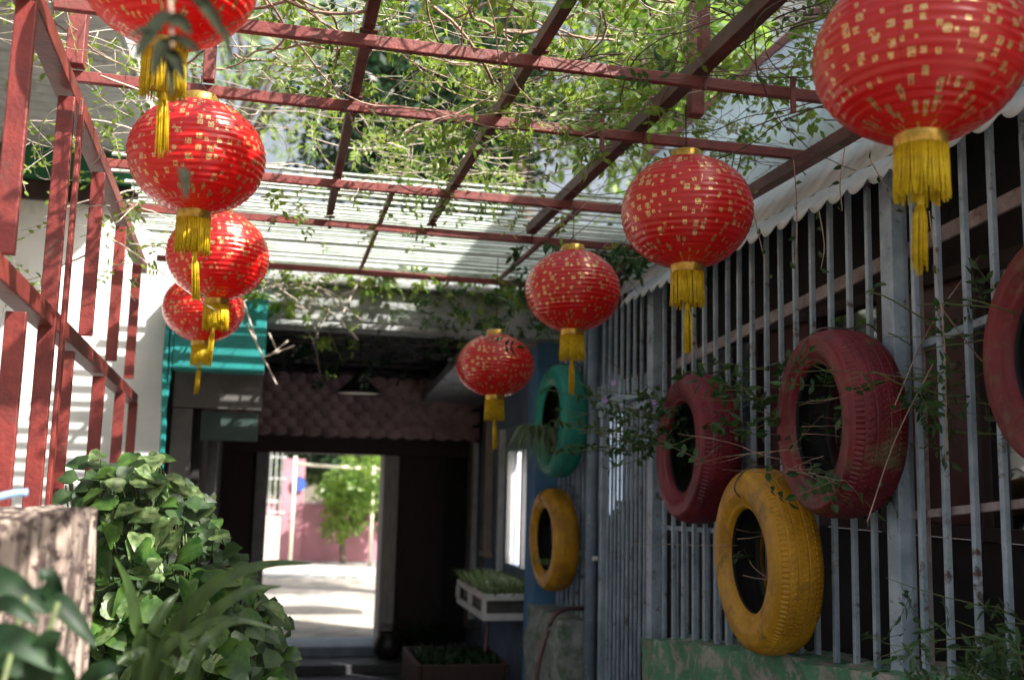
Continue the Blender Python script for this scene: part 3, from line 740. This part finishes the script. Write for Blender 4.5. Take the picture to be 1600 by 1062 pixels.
tyre('yellow tyre resting over the mossy wall, lowest in the near cluster', 'tyre', (1.60, 3.19, 1.36), .605, .165, .34, TYEL, (0, R(-2), R(-4)), TG, seed=1)
tyre('dark red tyre hung right above the large yellow tyre, touching its upper right', 'tyre', (1.60, 2.72, 1.79), .55, .18, .345, TRED2, (0, R(-1), R(-5)), TG, seed=2)
tyre('crimson tyre hung left of and above the large yellow tyre, with sprigs growing out', 'tyre', (1.61, 3.78, 1.745), .585, .175, .35, TRED, (0, R(1), R(-3)), TG, seed=3)
tyre('sea green tyre hung above the small yellow tyre by the far end', 'tyre', (1.585, 5.72, 1.95), .65, .15, .40, TGRN, (0, R(1), R(2)), TG, 'net', seed=4)
tyre('small yellow tyre hung below the green tyre', 'tyre', (1.60, 5.86, 1.27), .59, .15, .36, TYEL, (0, R(-1), R(2)), TG, seed=5)
tyre('red tyre cut off by the right edge of the picture', 'tyre', (1.64, 1.80, 1.90), .54, .18, .34, TRED2, (0, R(1), R(-6)), TG, seed=6)

# ------------------------------------------------------------------ stump, planter, hose, odds and ends
def stump():
    n = 420; h = 60; vs = []; fs = []; H = 1.53; r0_ = .325
    for j in range(h+1):
        z = H*j/h
        for k in range(n):
            a = 2*math.pi*k/n
            d = Vector((math.cos(a), math.sin(a), 0))
            w1 = noise.noise(Vector((d.x*5, d.y*6, z*.6)))*.035
            w2 = max(0, .16-abs(noise.noise(Vector((d.x*11, d.y*11, z*1.3)))))*.20 + max(0, .12-abs(noise.noise(Vector((d.x*24+5, d.y*24, z*2.2)))))*.12
            w3 = noise.noise(Vector((d.x*40, d.y*40, z*4)))*.010
            r_ = r0_ + w1 - w2 + w3 + .03*(1-z/H)**3
            zt = z + (noise.noise(Vector((d.x*9, d.y*9, 4)))*.02 if j == h else 0)
            vs.append((d.x*r_, d.y*r_, zt))
    for j in range(h):
        for k in range(n):
            k2 = (k+1) % n; fs.append((j*n+k, j*n+k2, (j+1)*n+k2, (j+1)*n+k))
    vs.append((0, 0, H-.02)); c = len(vs)-1
    for k in range(n): fs.append((h*n+k, h*n+(k+1) % n, c))
    m = mat('stump_bark', (.42, .33, .27), (.045, .032, .027), scale=9, rough=.95, bump=1, bscale=20, stretch=(5, 5, .3), detail=10, dirt=(.07, .045, .04), dscale=26, dlo=.50, dhi=.56)
    o = MB().add(vs, fs).build('tree_stump', m, smooth=True, loc=(-.625, 1.87, 0))
    return tag(o, 'tall cracked bark covered tree stump at the lower left', 'stump')
stump()
tp = tag(MB().tube(spline([(-.06, 0, 0), (0, 0, .02), (.03, .0, .025)], 5), .006, 8).build('blue_strap', mat('pale_blue_plastic', (.35, .55, .80), (.3, .5, .75), rough=.3), smooth=True, loc=at(8, 794, 1.72)), 'pale blue plastic strap lying on the stump top', 'strap')

# planter box on the blue wall
pb = thing('planter_box', 'white wooden railing planter box fixed to the blue wall', 'planter', (1.58, 7.3, .70))
x0, x1, y0, y1, z0, z1 = 1.42, 1.755, 6.95, 7.95, .69, .82
for z in (z0, z1):
    box('rail', WHITEP, pb, x0-.012, x0+.012, y0, y1, z-.022, z+.022, bevel=.003)
    box('rail', WHITEP, pb, x0-.012, x1, y0-.026, y0-.002, z-.022, z+.022, bevel=.003)
for y_ in (y0-.012, (y0+y1)/2, y1): box('stile', WHITEP, pb, x0-.016, x0+.012, y_-.018, y_+.018, z0+.022, z1-.022)
box('stile', WHITEP, pb, x1-.035, x1, y0-.026, y0-.004, z0+.022, z1-.022)
box('base_board', WHITEP, pb, x0, x1, y0, y1, z0-.03, z0-.022)
box('trough', mat('grey_trough', (.14, .13, .12), (.09, .085, .08)), pb, x0+.03, x1-.03, y0+.04, y1-.04, z0-.02, z1-.03, bevel=.01)

def grass_tuft(name, label, loc, n, L, spread, m, w=.006, droop=1.0, cat='plant', bias=(0, 0, 0)):
    t = thing(name, label, cat, loc); b = MB()
    for i in range(n):
        a = rnd(0, 6.28); out = Vector((math.cos(a), math.sin(a), 0))*rnd(.2, 1) + Vector(bias); l = L*rnd(.5, 1.1)
        st = Vector((rnd(-1, 1)*spread[0], rnd(-1, 1)*spread[1], 0))
        pts = [st + out*l*.75*t_ + Vector((0, 0, l*(t_*.9 - droop*t_*t_*1.1))) for t_ in (0, .25, .5, .75, 1)]
        sd = out.cross(Vector((0, 0, 1))).normalized()*w
        vs = []
        for k, p in enumerate(pts): vs += [p+sd*(1-k/4.3), p-sd*(1-k/4.3)]
        b.add(vs, [(2*k, 2*k+1, 2*k+3, 2*k+2) for k in range(4)])
    b.build('blades', m, t, kind='stuff'); return t
LGRASS = mat('dull_grass', (.15, .21, .09), (.07, .12, .05), rough=.5, trans=.3)
grass_tuft('trailing_plant', 'bushy green plant filling the white planter box', (1.59, 7.42, .82), 1400, .24, (.17, .5), LGRASS, .007, .42)
gt = grass_tuft('grass_plant', 'long pale grassy plant drooping from the green tyre', at(838, 680, 5.6), 150, .42, (.05, .08), mat('pale_grass', (.26, .32, .18), (.13, .19, .09), rough=.5, trans=.3), .005, 1.3, bias=(-.15, -.1, 0))
grass_tuft('small_plant', 'small plant tucked inside the lower small yellow tyre', at(855, 880, 5.85), 90, .12, (.03, .05), LGRASS, .006, .9)
# pipe under planter, brown hose
tag(MB().tube(spline([(0, 0, 0), (-.012, .0, .3), (.012, 0, .64)], 6), .013, 8).build('drain_pipe', mat('copper_pipe', (.20, .13, .11), (.14, .09, .08)), smooth=True, loc=(1.46, 7.05, 0)), 'thin brown pipe running down below the planter box', 'pipe')
hp = [at(838, 1062, 5.4), at(848, 1010, 5.4), at(862, 968, 5.42), at(880, 952, 5.5), at(905, 950, 5.6), at(925, 953, 5.7)]
hp = [hp[0] + Vector((-.03, 0, -.45))] + hp
tag(MB().tube(spline(hp, 8), .013, 8).build('garden_hose', mat('brown_hose', (.16, .09, .08), (.10, .06, .055), rough=.35), smooth=True), 'brown hose looped over the grey lichen wall block', 'hose')
# trough by the wall
cr = thing('wooden_crate', 'low dark wooden crate of black foliage on the floor below the planter', 'crate', (1.25, 6.9, 0))
for (a, c_, d, e) in ((.93, .96, 6.6, 7.35), (1.50, 1.53, 6.6, 7.35), (.965, 1.495, 6.6, 6.63), (.965, 1.495, 7.32, 7.35)):
    box('side_board', BROWN, cr, a, c_, d, e, 0.004, .44, bevel=.004)
grass_tuft('dark_plant', 'black green foliage growing in the low wooden crate', (1.23, 6.97, .42), 420, .13, (.24, .32), LDARK, .010, .45)
fp = thing('flower_pot', 'round dark pot beside the right foot of the doorway', 'pot', (1.02, 9.05, .076))
MB().lathe([(0, 0), (.08, 0), (.12, .06), (.125, .13), (.09, .19), (.10, .21), (.085, .21), (.08, .17)], 24).build('bowl', mat('dark_pot', (.03, .022, .02), (.02, .015, .014), rough=.4), fp, smooth=True)
grass_tuft('dim_plant', 'dim feathery plant standing in shade right of the doorway', (1.35, 9.0, .1), 300, .75, (.12, .12), LTREE2, .012, .55)

# ------------------------------------------------------------------ ivy bush (each big leaf its own object)
def heart_leaf(L, W, curl, m, seed=0):
    rs = random.Random(seed)
    out = [(0, .0), (-.10, .22), (-.04, .42), (.18, .52), (.42, .46), (.66, .30), (.86, .12), (1.0, 0)]
    vs = []; fs = []
    def h(u, v): return -curl*u*u*L + .16*abs(v)*W + .02*math.sin(u*9+seed)*W
    for i, (u, v) in enumerate(out):
        vs.append((u*L if v else u*L, 0, h(u, 0)) if 0 < i < 7 else (u*L, 0, h(u, 0)))
        if 0 < i < 7:
            vs.append((u*L+.03*L, v*W*.5, h(u, v*.5))); vs.append((u*L, v*W, h(u, v)))
            vs.append((u*L+.03*L, -v*W*.5, h(u, v*.5))); vs.append((u*L, -v*W, h(u, v)))
    # indices
    idx = [0]; k = 1
    for i in range(1, 7): idx.append(k); k += 5
    idx.append(k)
    for i in range(1, 6):
        a, b_ = idx[i], idx[i+1]
        for s in (1, 3):
            q = [(a, a+s, b_+s, b_), (a+s, a+s+1, b_+s+1, b_+s)]
            fs += q if s == 3 else [x[::-1] for x in q]
    for s in (1, 3):
        fs += [(idx[0], idx[1], idx[1]+s), (idx[0], idx[1]+s, idx[1]+s+1), (idx[7], idx[6], idx[6]+s), (idx[7], idx[6]+s, idx[6]+s+1)]
    me = MB().add(vs, fs).mesh('leaf', m, True)
    return me
hl = [heart_leaf(.085, .08, .25, LPOTH, 1), heart_leaf(.095, .085, .45, LPOTH, 2), heart_leaf(.08, .075, .1, LPOTH2, 3), heart_leaf(.09, .08, .35, LPOTH2, 4), heart_leaf(.07, .065, .3, LPOTH, 5)]
bush = thing('ivy_bush', 'heap of broad heart shaped ivy leaves beside the stump', 'bush', (-.2, 3.0, 0))
def ztop(x):
    P = [(-.75, 1.50), (-.62, 1.62), (-.45, 1.68), (-.33, 1.66), (-.26, 1.58), (-.17, 1.50), (-.09, 1.37), (-.02, 1.27), (.07, 1.13), (.10, .9)]
    for (a, b_), (c, d) in zip(P, P[1:]):
        if x <= c: return b_ + (d-b_)*(x-a)/(c-a)
    return .85
def orient(nrm, tip):
    nrm = nrm.normalized(); tip = (tip - nrm*tip.dot(nrm)).normalized(); s = nrm.cross(tip)
    return Matrix((tip, s, nrm)).transposed().to_4x4()
cnt = 0; stems = MB()
while cnt < 250:
    x = rnd(-.50, .08); z = rnd(.92, 1.70); zt = ztop(x)
    if z > zt: continue
    depth = min(1, (zt-z)/.30); side = min(1, (.11-x)/.2)
    yf = 3.12 - .42*math.sqrt(max(.0, min(depth, side)))
    p = Vector((x, yf + rnd(-.05, .05), z))
    nrm = Vector((rnd(-.8, .9), rnd(-1, -.1), rnd(-.1, 1.1) + .6*(1-depth)))
    tip = Vector((rnd(-1, 1), rnd(-.7, .2), rnd(-1.1, .4)))
    s = rnd(.5, 1.0)
    o = inst('leaf', random.choice(hl), bush, Matrix.Translation(p-bush.location) @ orient(nrm, tip) @ Matrix.Diagonal((s, s, s, 1)))
    stems.tube([p - bush.location, p-bush.location + Vector((rnd(-.03, .03), .10, -.08))], .0022, 4)
    cnt += 1
fill = MB()
for i in range(2600):
    x = rnd(-.54, .10); z = rnd(.05, 1.62)
    if z > ztop(x)-.03: continue
    p = Vector((x, rnd(2.86, 3.5) if z > .9 else rnd(2.72, 3.5), z)) - bush.location
    fill.leaf(p, Vector((rnd(-1, 1), rnd(-1, .2), rnd(-1, .3))), Vector((rnd(-.4, .4), -.7, .7)), rnd(.05, .085), rnd(.045, .07))
fill.build('inner_leaves', mat('ivy_leaf_inner', (.04, .085, .02), (.015, .04, .012), scale=16, rough=.5, trans=.15), bush, kind='stuff')  # filler leaves in a darker green than the outer ones
for i in range(26):
    x = rnd(-.6, .05); zt = ztop(x)*.95
    stems.tube(spline([Vector((x*.6-.1, 3.2, 0))-bush.location, Vector((x*.8, 3.15, zt*.5))-bush.location, Vector((x, 3.05, zt))-bush.location], 6), .005, 5, .5)
stems.build('stems', STEMG, bush, smooth=True, kind='stuff')

# strap-leaved lily
def strap(pts, w, m, parent, wid=None, name='leaf', up=Vector((.2, -.8, .6))):
    P = spline(pts, 8); n = len(P); vs = []; fs = []
    for i, p in enumerate(P):
        t = i/(n-1); d = (P[min(i+1, n-1)]-P[max(i-1, 0)]).normalized()
        s = d.cross(up).normalized(); nn = s.cross(d)
        ww = w*(min(1, .55+t*2.2))*(1-t**3.0)**.8 + .0006
        vs += [p - s*ww + nn*ww*.35, p - s*ww*.45 + nn*ww*.06, p, p + s*ww*.45 + nn*ww*.06, p + s*ww + nn*ww*.35]
    for i in range(n-1):
        for k in range(4): fs.append((i*5+k, i*5+k+1, (i+1)*5+k+1, (i+1)*5+k))
    o = MB().add([Vector(v)-parent.location for v in vs], fs).build(name, m, parent, smooth=True)
    return o
ly = thing('strap_leaf_lily', 'lily with long arching strap leaves in front of the ivy', 'plant', (-.22, 2.0, 0))
B0 = Vector((-.22, 2.02, .95))
LV = [
 ([B0, at(250, 1040, 2.0), at(300, 950, 1.97), at(352, 905, 1.95), at(415, 883, 1.93), at(488, 879, 1.9)], .021),
 ([B0, at(262, 1045, 1.98), at(330, 962, 1.95), at(385, 925, 1.94), at(440, 915, 1.95)], .018),
 ([B0, at(217, 1030, 2.02), at(212, 975, 2.0), at(200, 915, 1.98), at(178, 868, 1.95)], .017),
 ([B0, at(232, 1030, 2.05), at(240, 985, 2.05), at(262, 945, 2.06), at(280, 925, 2.08)], .018),
 ([B0+Vector((.03, -.02, 0)), at(300, 1055, 1.9), at(292, 1020, 1.88), at(280, 995, 1.87), at(262, 990, 1.85)], .015),
 ([B0+Vector((.03, -.02, 0)), at(300, 1048, 1.92), at(335, 990, 1.92), at(375, 970, 1.92), at(440, 985, 1.92)], .013),
 ([B0+Vector((.02, 0, 0)), at(240, 1050, 1.95), at(310, 985, 1.94), at(345, 968, 1.93), at(372, 966, 1.92)], .014),
 ([B0+Vector((-.03, 0, 0)), at(225, 1050, 1.9), at(205, 1025, 1.88), at(180, 1040, 1.86)], .015),
 ([B0+Vector((.0, 0, 0)), at(262, 1055, 1.9), at(270, 1040, 1.88), at(250, 1030, 1.85)], .012),
]
for pts, w in LV: strap(pts, w*.72, LLILY, ly)
MB().tube([(0, 0, 0), (0, .02, .5), (0, .02, .97)], .03, 8).build('stalk', STEMG, ly, smooth=True)

# dark broad leaves very near the camera, lower left
fg = thing('broadleaf_plant', 'blurred dark green broad leaves close to the camera at lower left', 'plant', (-.5, 1.42, .3))
FL = [((-60, 905), (75, 960), .032), ((-40, 1000), (100, 1050), .03), ((40, 930), (150, 1010), .028), ((60, 1080), (95, 985), .03), ((-30, 960), (60, 975), .02),
      ((120, 1100), (190, 1045), .025), ((-50, 1050), (60, 1062), .03), ((110, 1080), (50, 1030), .025), ((30, 1110), (0, 1010), .03), ((90, 940), (60, 905), .02)]
for (a, c, w) in FL:
    ya = rnd(1.36, 1.5); A = at(*a, ya); C_ = at(*c, ya-.03); mid = (A+C_)/2 + Vector((0, -.01, .018))
    strap([A, mid, C_], w*.62, LDARK, fg, up=Vector((rnd(-.2, .3), -.8, .6)))
st = MB()
for (a, c, w) in FL: st.tube([Vector((0, 0, 0)), (at(*a, 1.42)-fg.location)*.6+Vector((0, .03, 0)), at(*a, 1.42)-fg.location], .004, 5)
st.build('stems', STEMG, fg, smooth=True)

# ------------------------------------------------------------------ climbing vines
def vine(name, label, n, x, y, z, leafm, stemm, leaf_n, L=.035, W=.016, length=(.6, 1.8), r=(.0015, .004), droop=.0, zsd=.05, compound=True, cat='vine', dirb=None, seed=1, starts=None, leafp=1.0, margin=.3):
    rs = random.Random(seed); U = rs.uniform
    root = Vector((sum(x)/2, sum(y)/2, sum(z)/2)); t = thing(name, label, cat, root)
    sb = MB(); lb_ = MB()
    def rd():
        return Vector((rs.gauss(0, 1), rs.gauss(0, 1), rs.gauss(0, 1))).normalized()
    paths = []
    for i in range(n):
        p = Vector((U(*x), U(*y), U(*z))) if not starts else Vector(rs.choice(starts)) + rd()*.03
        a = U(0, 6.28); d = Vector((math.cos(a), math.sin(a), U(-.15, .15)))
        if dirb: d = (d + Vector(dirb)*U(.5, 2)).normalized()
        l = U(*length); k = int(l/.04)+2; pts = [p.copy()]; curl = U(-.10, .10)
        z0_ = p.z
        for j in range(k):
            d = d + rd()*.16 + Vector((-d.y, d.x, 0))*curl
            d.z -= droop*.08 + (p.z-z0_)*(.0 if droop else .5)*.3
            mg = margin
            if (p.x < x[0]-mg and d.x < 0) or (p.x > x[1]+mg and d.x > 0): d.x *= -.6
            if (p.y < y[0]-mg and d.y < 0) or (p.y > y[1]+mg and d.y > 0): d.y *= -.6
            d.normalize(); p = p + d*.04; pts.append(p.copy())
        paths.append(pts)
        sb.tube([q-root for q in pts], U(*r), 5, .45)
    tot = 0
    while tot < leaf_n:
        pts = rs.choice(paths); i = rs.randrange(max(1, int(len(pts)*.15)), len(pts)); p = pts[i]-root
        if noise.noise((p+root)*1.7 + Vector((seed*3.1, 0, 0))) < (-.10 if leafp < 1 else -.5): 
            tot += .2; continue
        d = (rd() + Vector((0, -.1, -.35))).normalized()
        if compound:
            rl_ = U(.05, .12); q = p.copy(); sd = d.cross(rd()).normalized(); nn = d.cross(sd)
            sb.tube([q, q+d*rl_*.5-Vector((0, 0, .002)), q+d*rl_], .0008, 3)
            m_ = rs.choice((3, 5, 5, 7))
            for k in range(m_):
                if k == m_-1: lb_.leaf(q+d*rl_, d, nn, L*U(.8, 1.3), W*U(.8, 1.2))
                else:
                    f = (k//2+1)/(m_//2+1); s = 1 if k % 2 else -1
                    lb_.leaf(q+d*rl_*f, (d*.5+sd*s+rd()*.15), nn, L*U(.6, 1), W*U(.7, 1.1))
            tot += m_
        else:
            lb_.leaf(p, d, rd(), L*U(.7, 1.3), W*U(.7, 1.2)); tot += 1
    sb.build('stems', stemm, t, smooth=True, kind='stuff')
    lb_.build('leaves', leafm, t, kind='stuff')
    return t
vine('climbing_vine', 'bright leafy vine sprawling over the middle of the pergola', 60, (.2, 1.5), (2.1, 3.2), (2.80, 3.15), LVINE, STEM, 3400, L=.042, W=.022, seed=2, leafp=.5, length=(.5, 1.6), r=(.0012,.0035))
vine('climbing_vine', 'tangle of vine leaves over the pergola behind the large right lantern', 30, (.9, 1.35), (2.2, 3.3), (2.82, 3.05), LVINE, STEMP, 900, seed=3, leafp=.5, length=(.5, 1.5), r=(.001,.003))
vine('climbing_vine', 'loose vine trailing over the far pergola bays above the battens', 50, (.2, 1.4), (3.2, 4.6), (2.80, 2.98), LVINE, STEMP, 1900, r=(.001,.0028), seed=4, leafp=.5, length=(.4, 1.4))
vine('climbing_vine', 'thin leafy vine over the left pergola bays behind the glossy lantern', 55, (-.7, .4), (2.5, 4.4), (2.80, 3.1), LVINE, STEMP, 2100, r=(.001,.0028), seed=5, leafp=.5, length=(.4, 1.4), L=.03)
vine('dry_vine', 'bare tangled pale twigs over the beams above the second right lantern', 80, (.9, 1.8), (2.3, 4.0), (2.74, 3.0), LVINE_D, mat('dark_stem', (.10, .065, .045), (.05, .035, .03)), 200, seed=6, length=(.4, 1.3), r=(.001, .003))
vine('climbing_vine', 'leafy vine above the frame over the nearest pergola bay, added for its dappled shadow', 30, (0, 1.6), (.6, 1.9), (2.82, 3.0), LVINE, STEM, 900, seed=31, leafp=.5, length=(.5, 1.2), r=(.001, .003))  # added out of view so its leaves dapple the stump and railing
vine('dry_vine', 'long bare woody stems crossing the left side of the pergola', 26, (-.4, .6), (2.3, 3.2), (2.80, 2.95), LVINE_D, STEM, 160, seed=7, length=(.8, 2), r=(.003, .006))
vine('creeper', 'green creeper growing along the top of the concrete fascia', 60, (-.3, 1.6), (6.02, 6.3), (2.78, 2.88), LVINE, STEMP, 1000, seed=8, length=(.2, .6), L=.05, W=.03, dirb=(.2, -.3, -.25))
vine('creeper', 'trailing creeper over the turquoise beam and fascia corner', 22, (-.12, .12), (5.9, 6.05), (2.6, 2.76), LVINE, STEMP, 300, seed=9, length=(.3, .7), L=.05, W=.028, droop=.8)
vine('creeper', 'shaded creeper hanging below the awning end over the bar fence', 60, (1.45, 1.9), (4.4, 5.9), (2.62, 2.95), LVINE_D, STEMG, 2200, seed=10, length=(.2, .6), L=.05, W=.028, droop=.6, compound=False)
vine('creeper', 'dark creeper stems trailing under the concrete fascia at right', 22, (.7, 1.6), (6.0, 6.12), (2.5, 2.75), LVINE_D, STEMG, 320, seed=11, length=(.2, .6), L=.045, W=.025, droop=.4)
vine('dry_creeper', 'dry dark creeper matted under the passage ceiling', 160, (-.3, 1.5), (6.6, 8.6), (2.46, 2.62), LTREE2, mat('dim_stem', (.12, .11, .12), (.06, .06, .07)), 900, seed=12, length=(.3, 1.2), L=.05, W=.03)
vine('creeper', 'sparse thin creeper dangling beside the red railing top', 18, (-.66, -.5), (3.0, 4.6), (2.3, 2.75), LVINE, STEMP, 220, seed=13, length=(.2, .6), droop=.5)
vine('flowering_shrub', 'leafy sprigs with tiny mauve flowers growing from the crimson tyre', 46, (1.44, 1.52), (3.7, 4.3), (1.72, 1.98), LVINE_D, STEMG, 620, seed=14, length=(.2, .55), L=.035, W=.020, dirb=(-.2, .5, .05), compound=False, cat='plant')
vine('leafy_sprig', 'leafy sprigs reaching out between the crimson and dark red tyres', 22, (1.42, 1.56), (2.95, 3.25), (1.78, 2.0), LVINE_D, STEMG, 170, seed=15, length=(.15, .3), r=(.001,.002), L=.045, W=.022, compound=False, cat='plant')
vine('leafy_sprig', 'thin stems and small leaves sprouting inside the dark red tyre', 16, (1.45, 1.56), (2.62, 2.85), (1.62, 1.85), LVINE_D, STEM, 110, seed=16, r=(.0008,.0018), length=(.12, .3), L=.035, W=.02, droop=.3, cat='plant')
vine('fern_shrub', 'dark feathery shrub at the lower right in front of the fence', 26, (1.58, 1.68), (1.85, 2.15), (1.15, 1.35), LVINE_D, STEMG, 650, seed=17, length=(.12, .3), L=.04, W=.014, r=(.001,.002), cat='shrub')
vine('fern_shrub', 'feathery leaves growing through the bars beside the right edge tyre', 26, (1.62, 1.8), (2.0, 2.5), (1.7, 2.05), LVINE_D, STEMG, 350, seed=18, length=(.15, .4), L=.035, W=.014, cat='shrub')
vine('thin_sprig', 'few thin stems crossing the hole of the large yellow tyre', 7, (1.48, 1.55), (3.05, 3.3), (1.3, 1.5), LVINE_D, STEM, 14, seed=19, length=(.15, .3), r=(.001, .002), cat='plant')
vine('hanging_fern', 'small fern leaf dangling in front of the farthest right lantern', 3, (.98, 1.0), (4.45, 4.5), (2.3, 2.4), LVINE_D, STEMG, 60, seed=20, length=(.2, .3), droop=1.5, L=.05, W=.016, cat='plant')
# hanging thin vine strands on the right
hv = thing('hanging_strands', 'long thin vine strands hanging down in front of the right fence', 'vine', (1.5, 2.6, 2.2))
sb = MB(); lb2 = MB()
for (a, c, Y) in (((1280, 330), (1283, 420), 2.7), ((1240, 250), (1243, 420), 2.6), ((1320, 230), (1316, 330), 2.5), ((1452, 330), (1478, 720), 2.15), ((1530, 400), (1395, 640), 2.3), ((1462, 560), (1355, 815), 2.3), ((1085, 450), (1090, 560), 3.2), ((1170, 300), (1200, 430), 3.0), ((1360, 250), (1400, 330), 2.4), ((1600, 620), (1470, 480), 2.2)):
    A, C_ = at(*a, Y), at(*c, Y); M_ = (A+C_)/2 + rdir()*.02
    P = spline([A, M_, C_], 8); sb.tube([p-hv.location for p in P], .0018, 5)
    for p in P[::4]:
        d = rdir(); lb2.leaf(p-hv.location, d, rdir(), .028, .015)
sb.build('stems', STEM, hv, smooth=True, kind='stuff'); lb2.build('leaves', LVINE_D, hv, kind='stuff')
# near sprig over the cut-off lantern
SPRIG = mat('withered_leaf', (.03, .035, .02), (.012, .016, .010), rough=.9, spec=.1)
hs_ = thing('hanging_sprig', 'blurred dark sprig hanging right in front of the cut off lantern', 'vine', at(260, 60, 1.15))
sp_ = MB(); pts = spline([at(255, -180, 1.2), at(262, -40, 1.17), at(268, 40, 1.15), at(262, 110, 1.14)], 8)
sp_.tube([p-hs_.location for p in pts], .003, 6).build('stem', STEM, hs_)
for (a, c, w) in (((262, 20), (210, 95), .012), ((262, 30), (300, 55), .014), ((300, -10), (352, 60), .013), ((262, 60), (240, 120), .014), ((262, 80), (290, 130), .012), ((258, -30), (330, -10), .015), ((262, 60), (318, 90), .010), ((262, 90), (268, 150), .008), ((345, 40), (362, 105), .006), ((255, 50), (200, 60), .008), ((284, 262), (290, 312), .010)):
    A, C_ = at(*a, 1.14), at(*c, 1.12)
    strap([A, (A+C_)/2+Vector((0, 0, .006)), C_], w*.62, SPRIG, hs_, up=Vector((rnd(-.4, .4), -.8, .4)))
# long bare twigs over the turquoise beam
tw = thing('bare_twigs', 'bare white twigs sticking out in front of the turquoise beam', 'twig', at(420, 545, 5.7))
b = MB()
for a, c in (((385, 505), (432, 600)), ((412, 558), (460, 540)), ((420, 520), (435, 552)), ((425, 553), (450, 532)), ((380, 470), (400, 530)), ((535, 490), (560, 440))):
    MB().tube([at(*a, 5.7)-tw.location, at(*c, 5.72)-tw.location], .005, 5).build('twig_piece', STEMP, tw)
# little mauve flowers on the shrub
fl = MB()
for px_, py_ in ((958, 598), (1018, 636), (945, 625), (1058, 618), (1022, 628), (1012, 640)):
    c = at(px_, py_, 3.95)
    for k in range(5):
        a = k*1.2566; fl.leaf(c, Vector((math.cos(a), -.3, math.sin(a))), Vector((0, -1, 0)), .016, .012)
flo = fl.build('flower_cluster', mat('mauve_petal', (.55, .40, .70), (.45, .3, .6), trans=.3)); tag(flo, 'tiny mauve flowers among the sprigs left of the crimson tyre', 'flowers', kind='stuff')
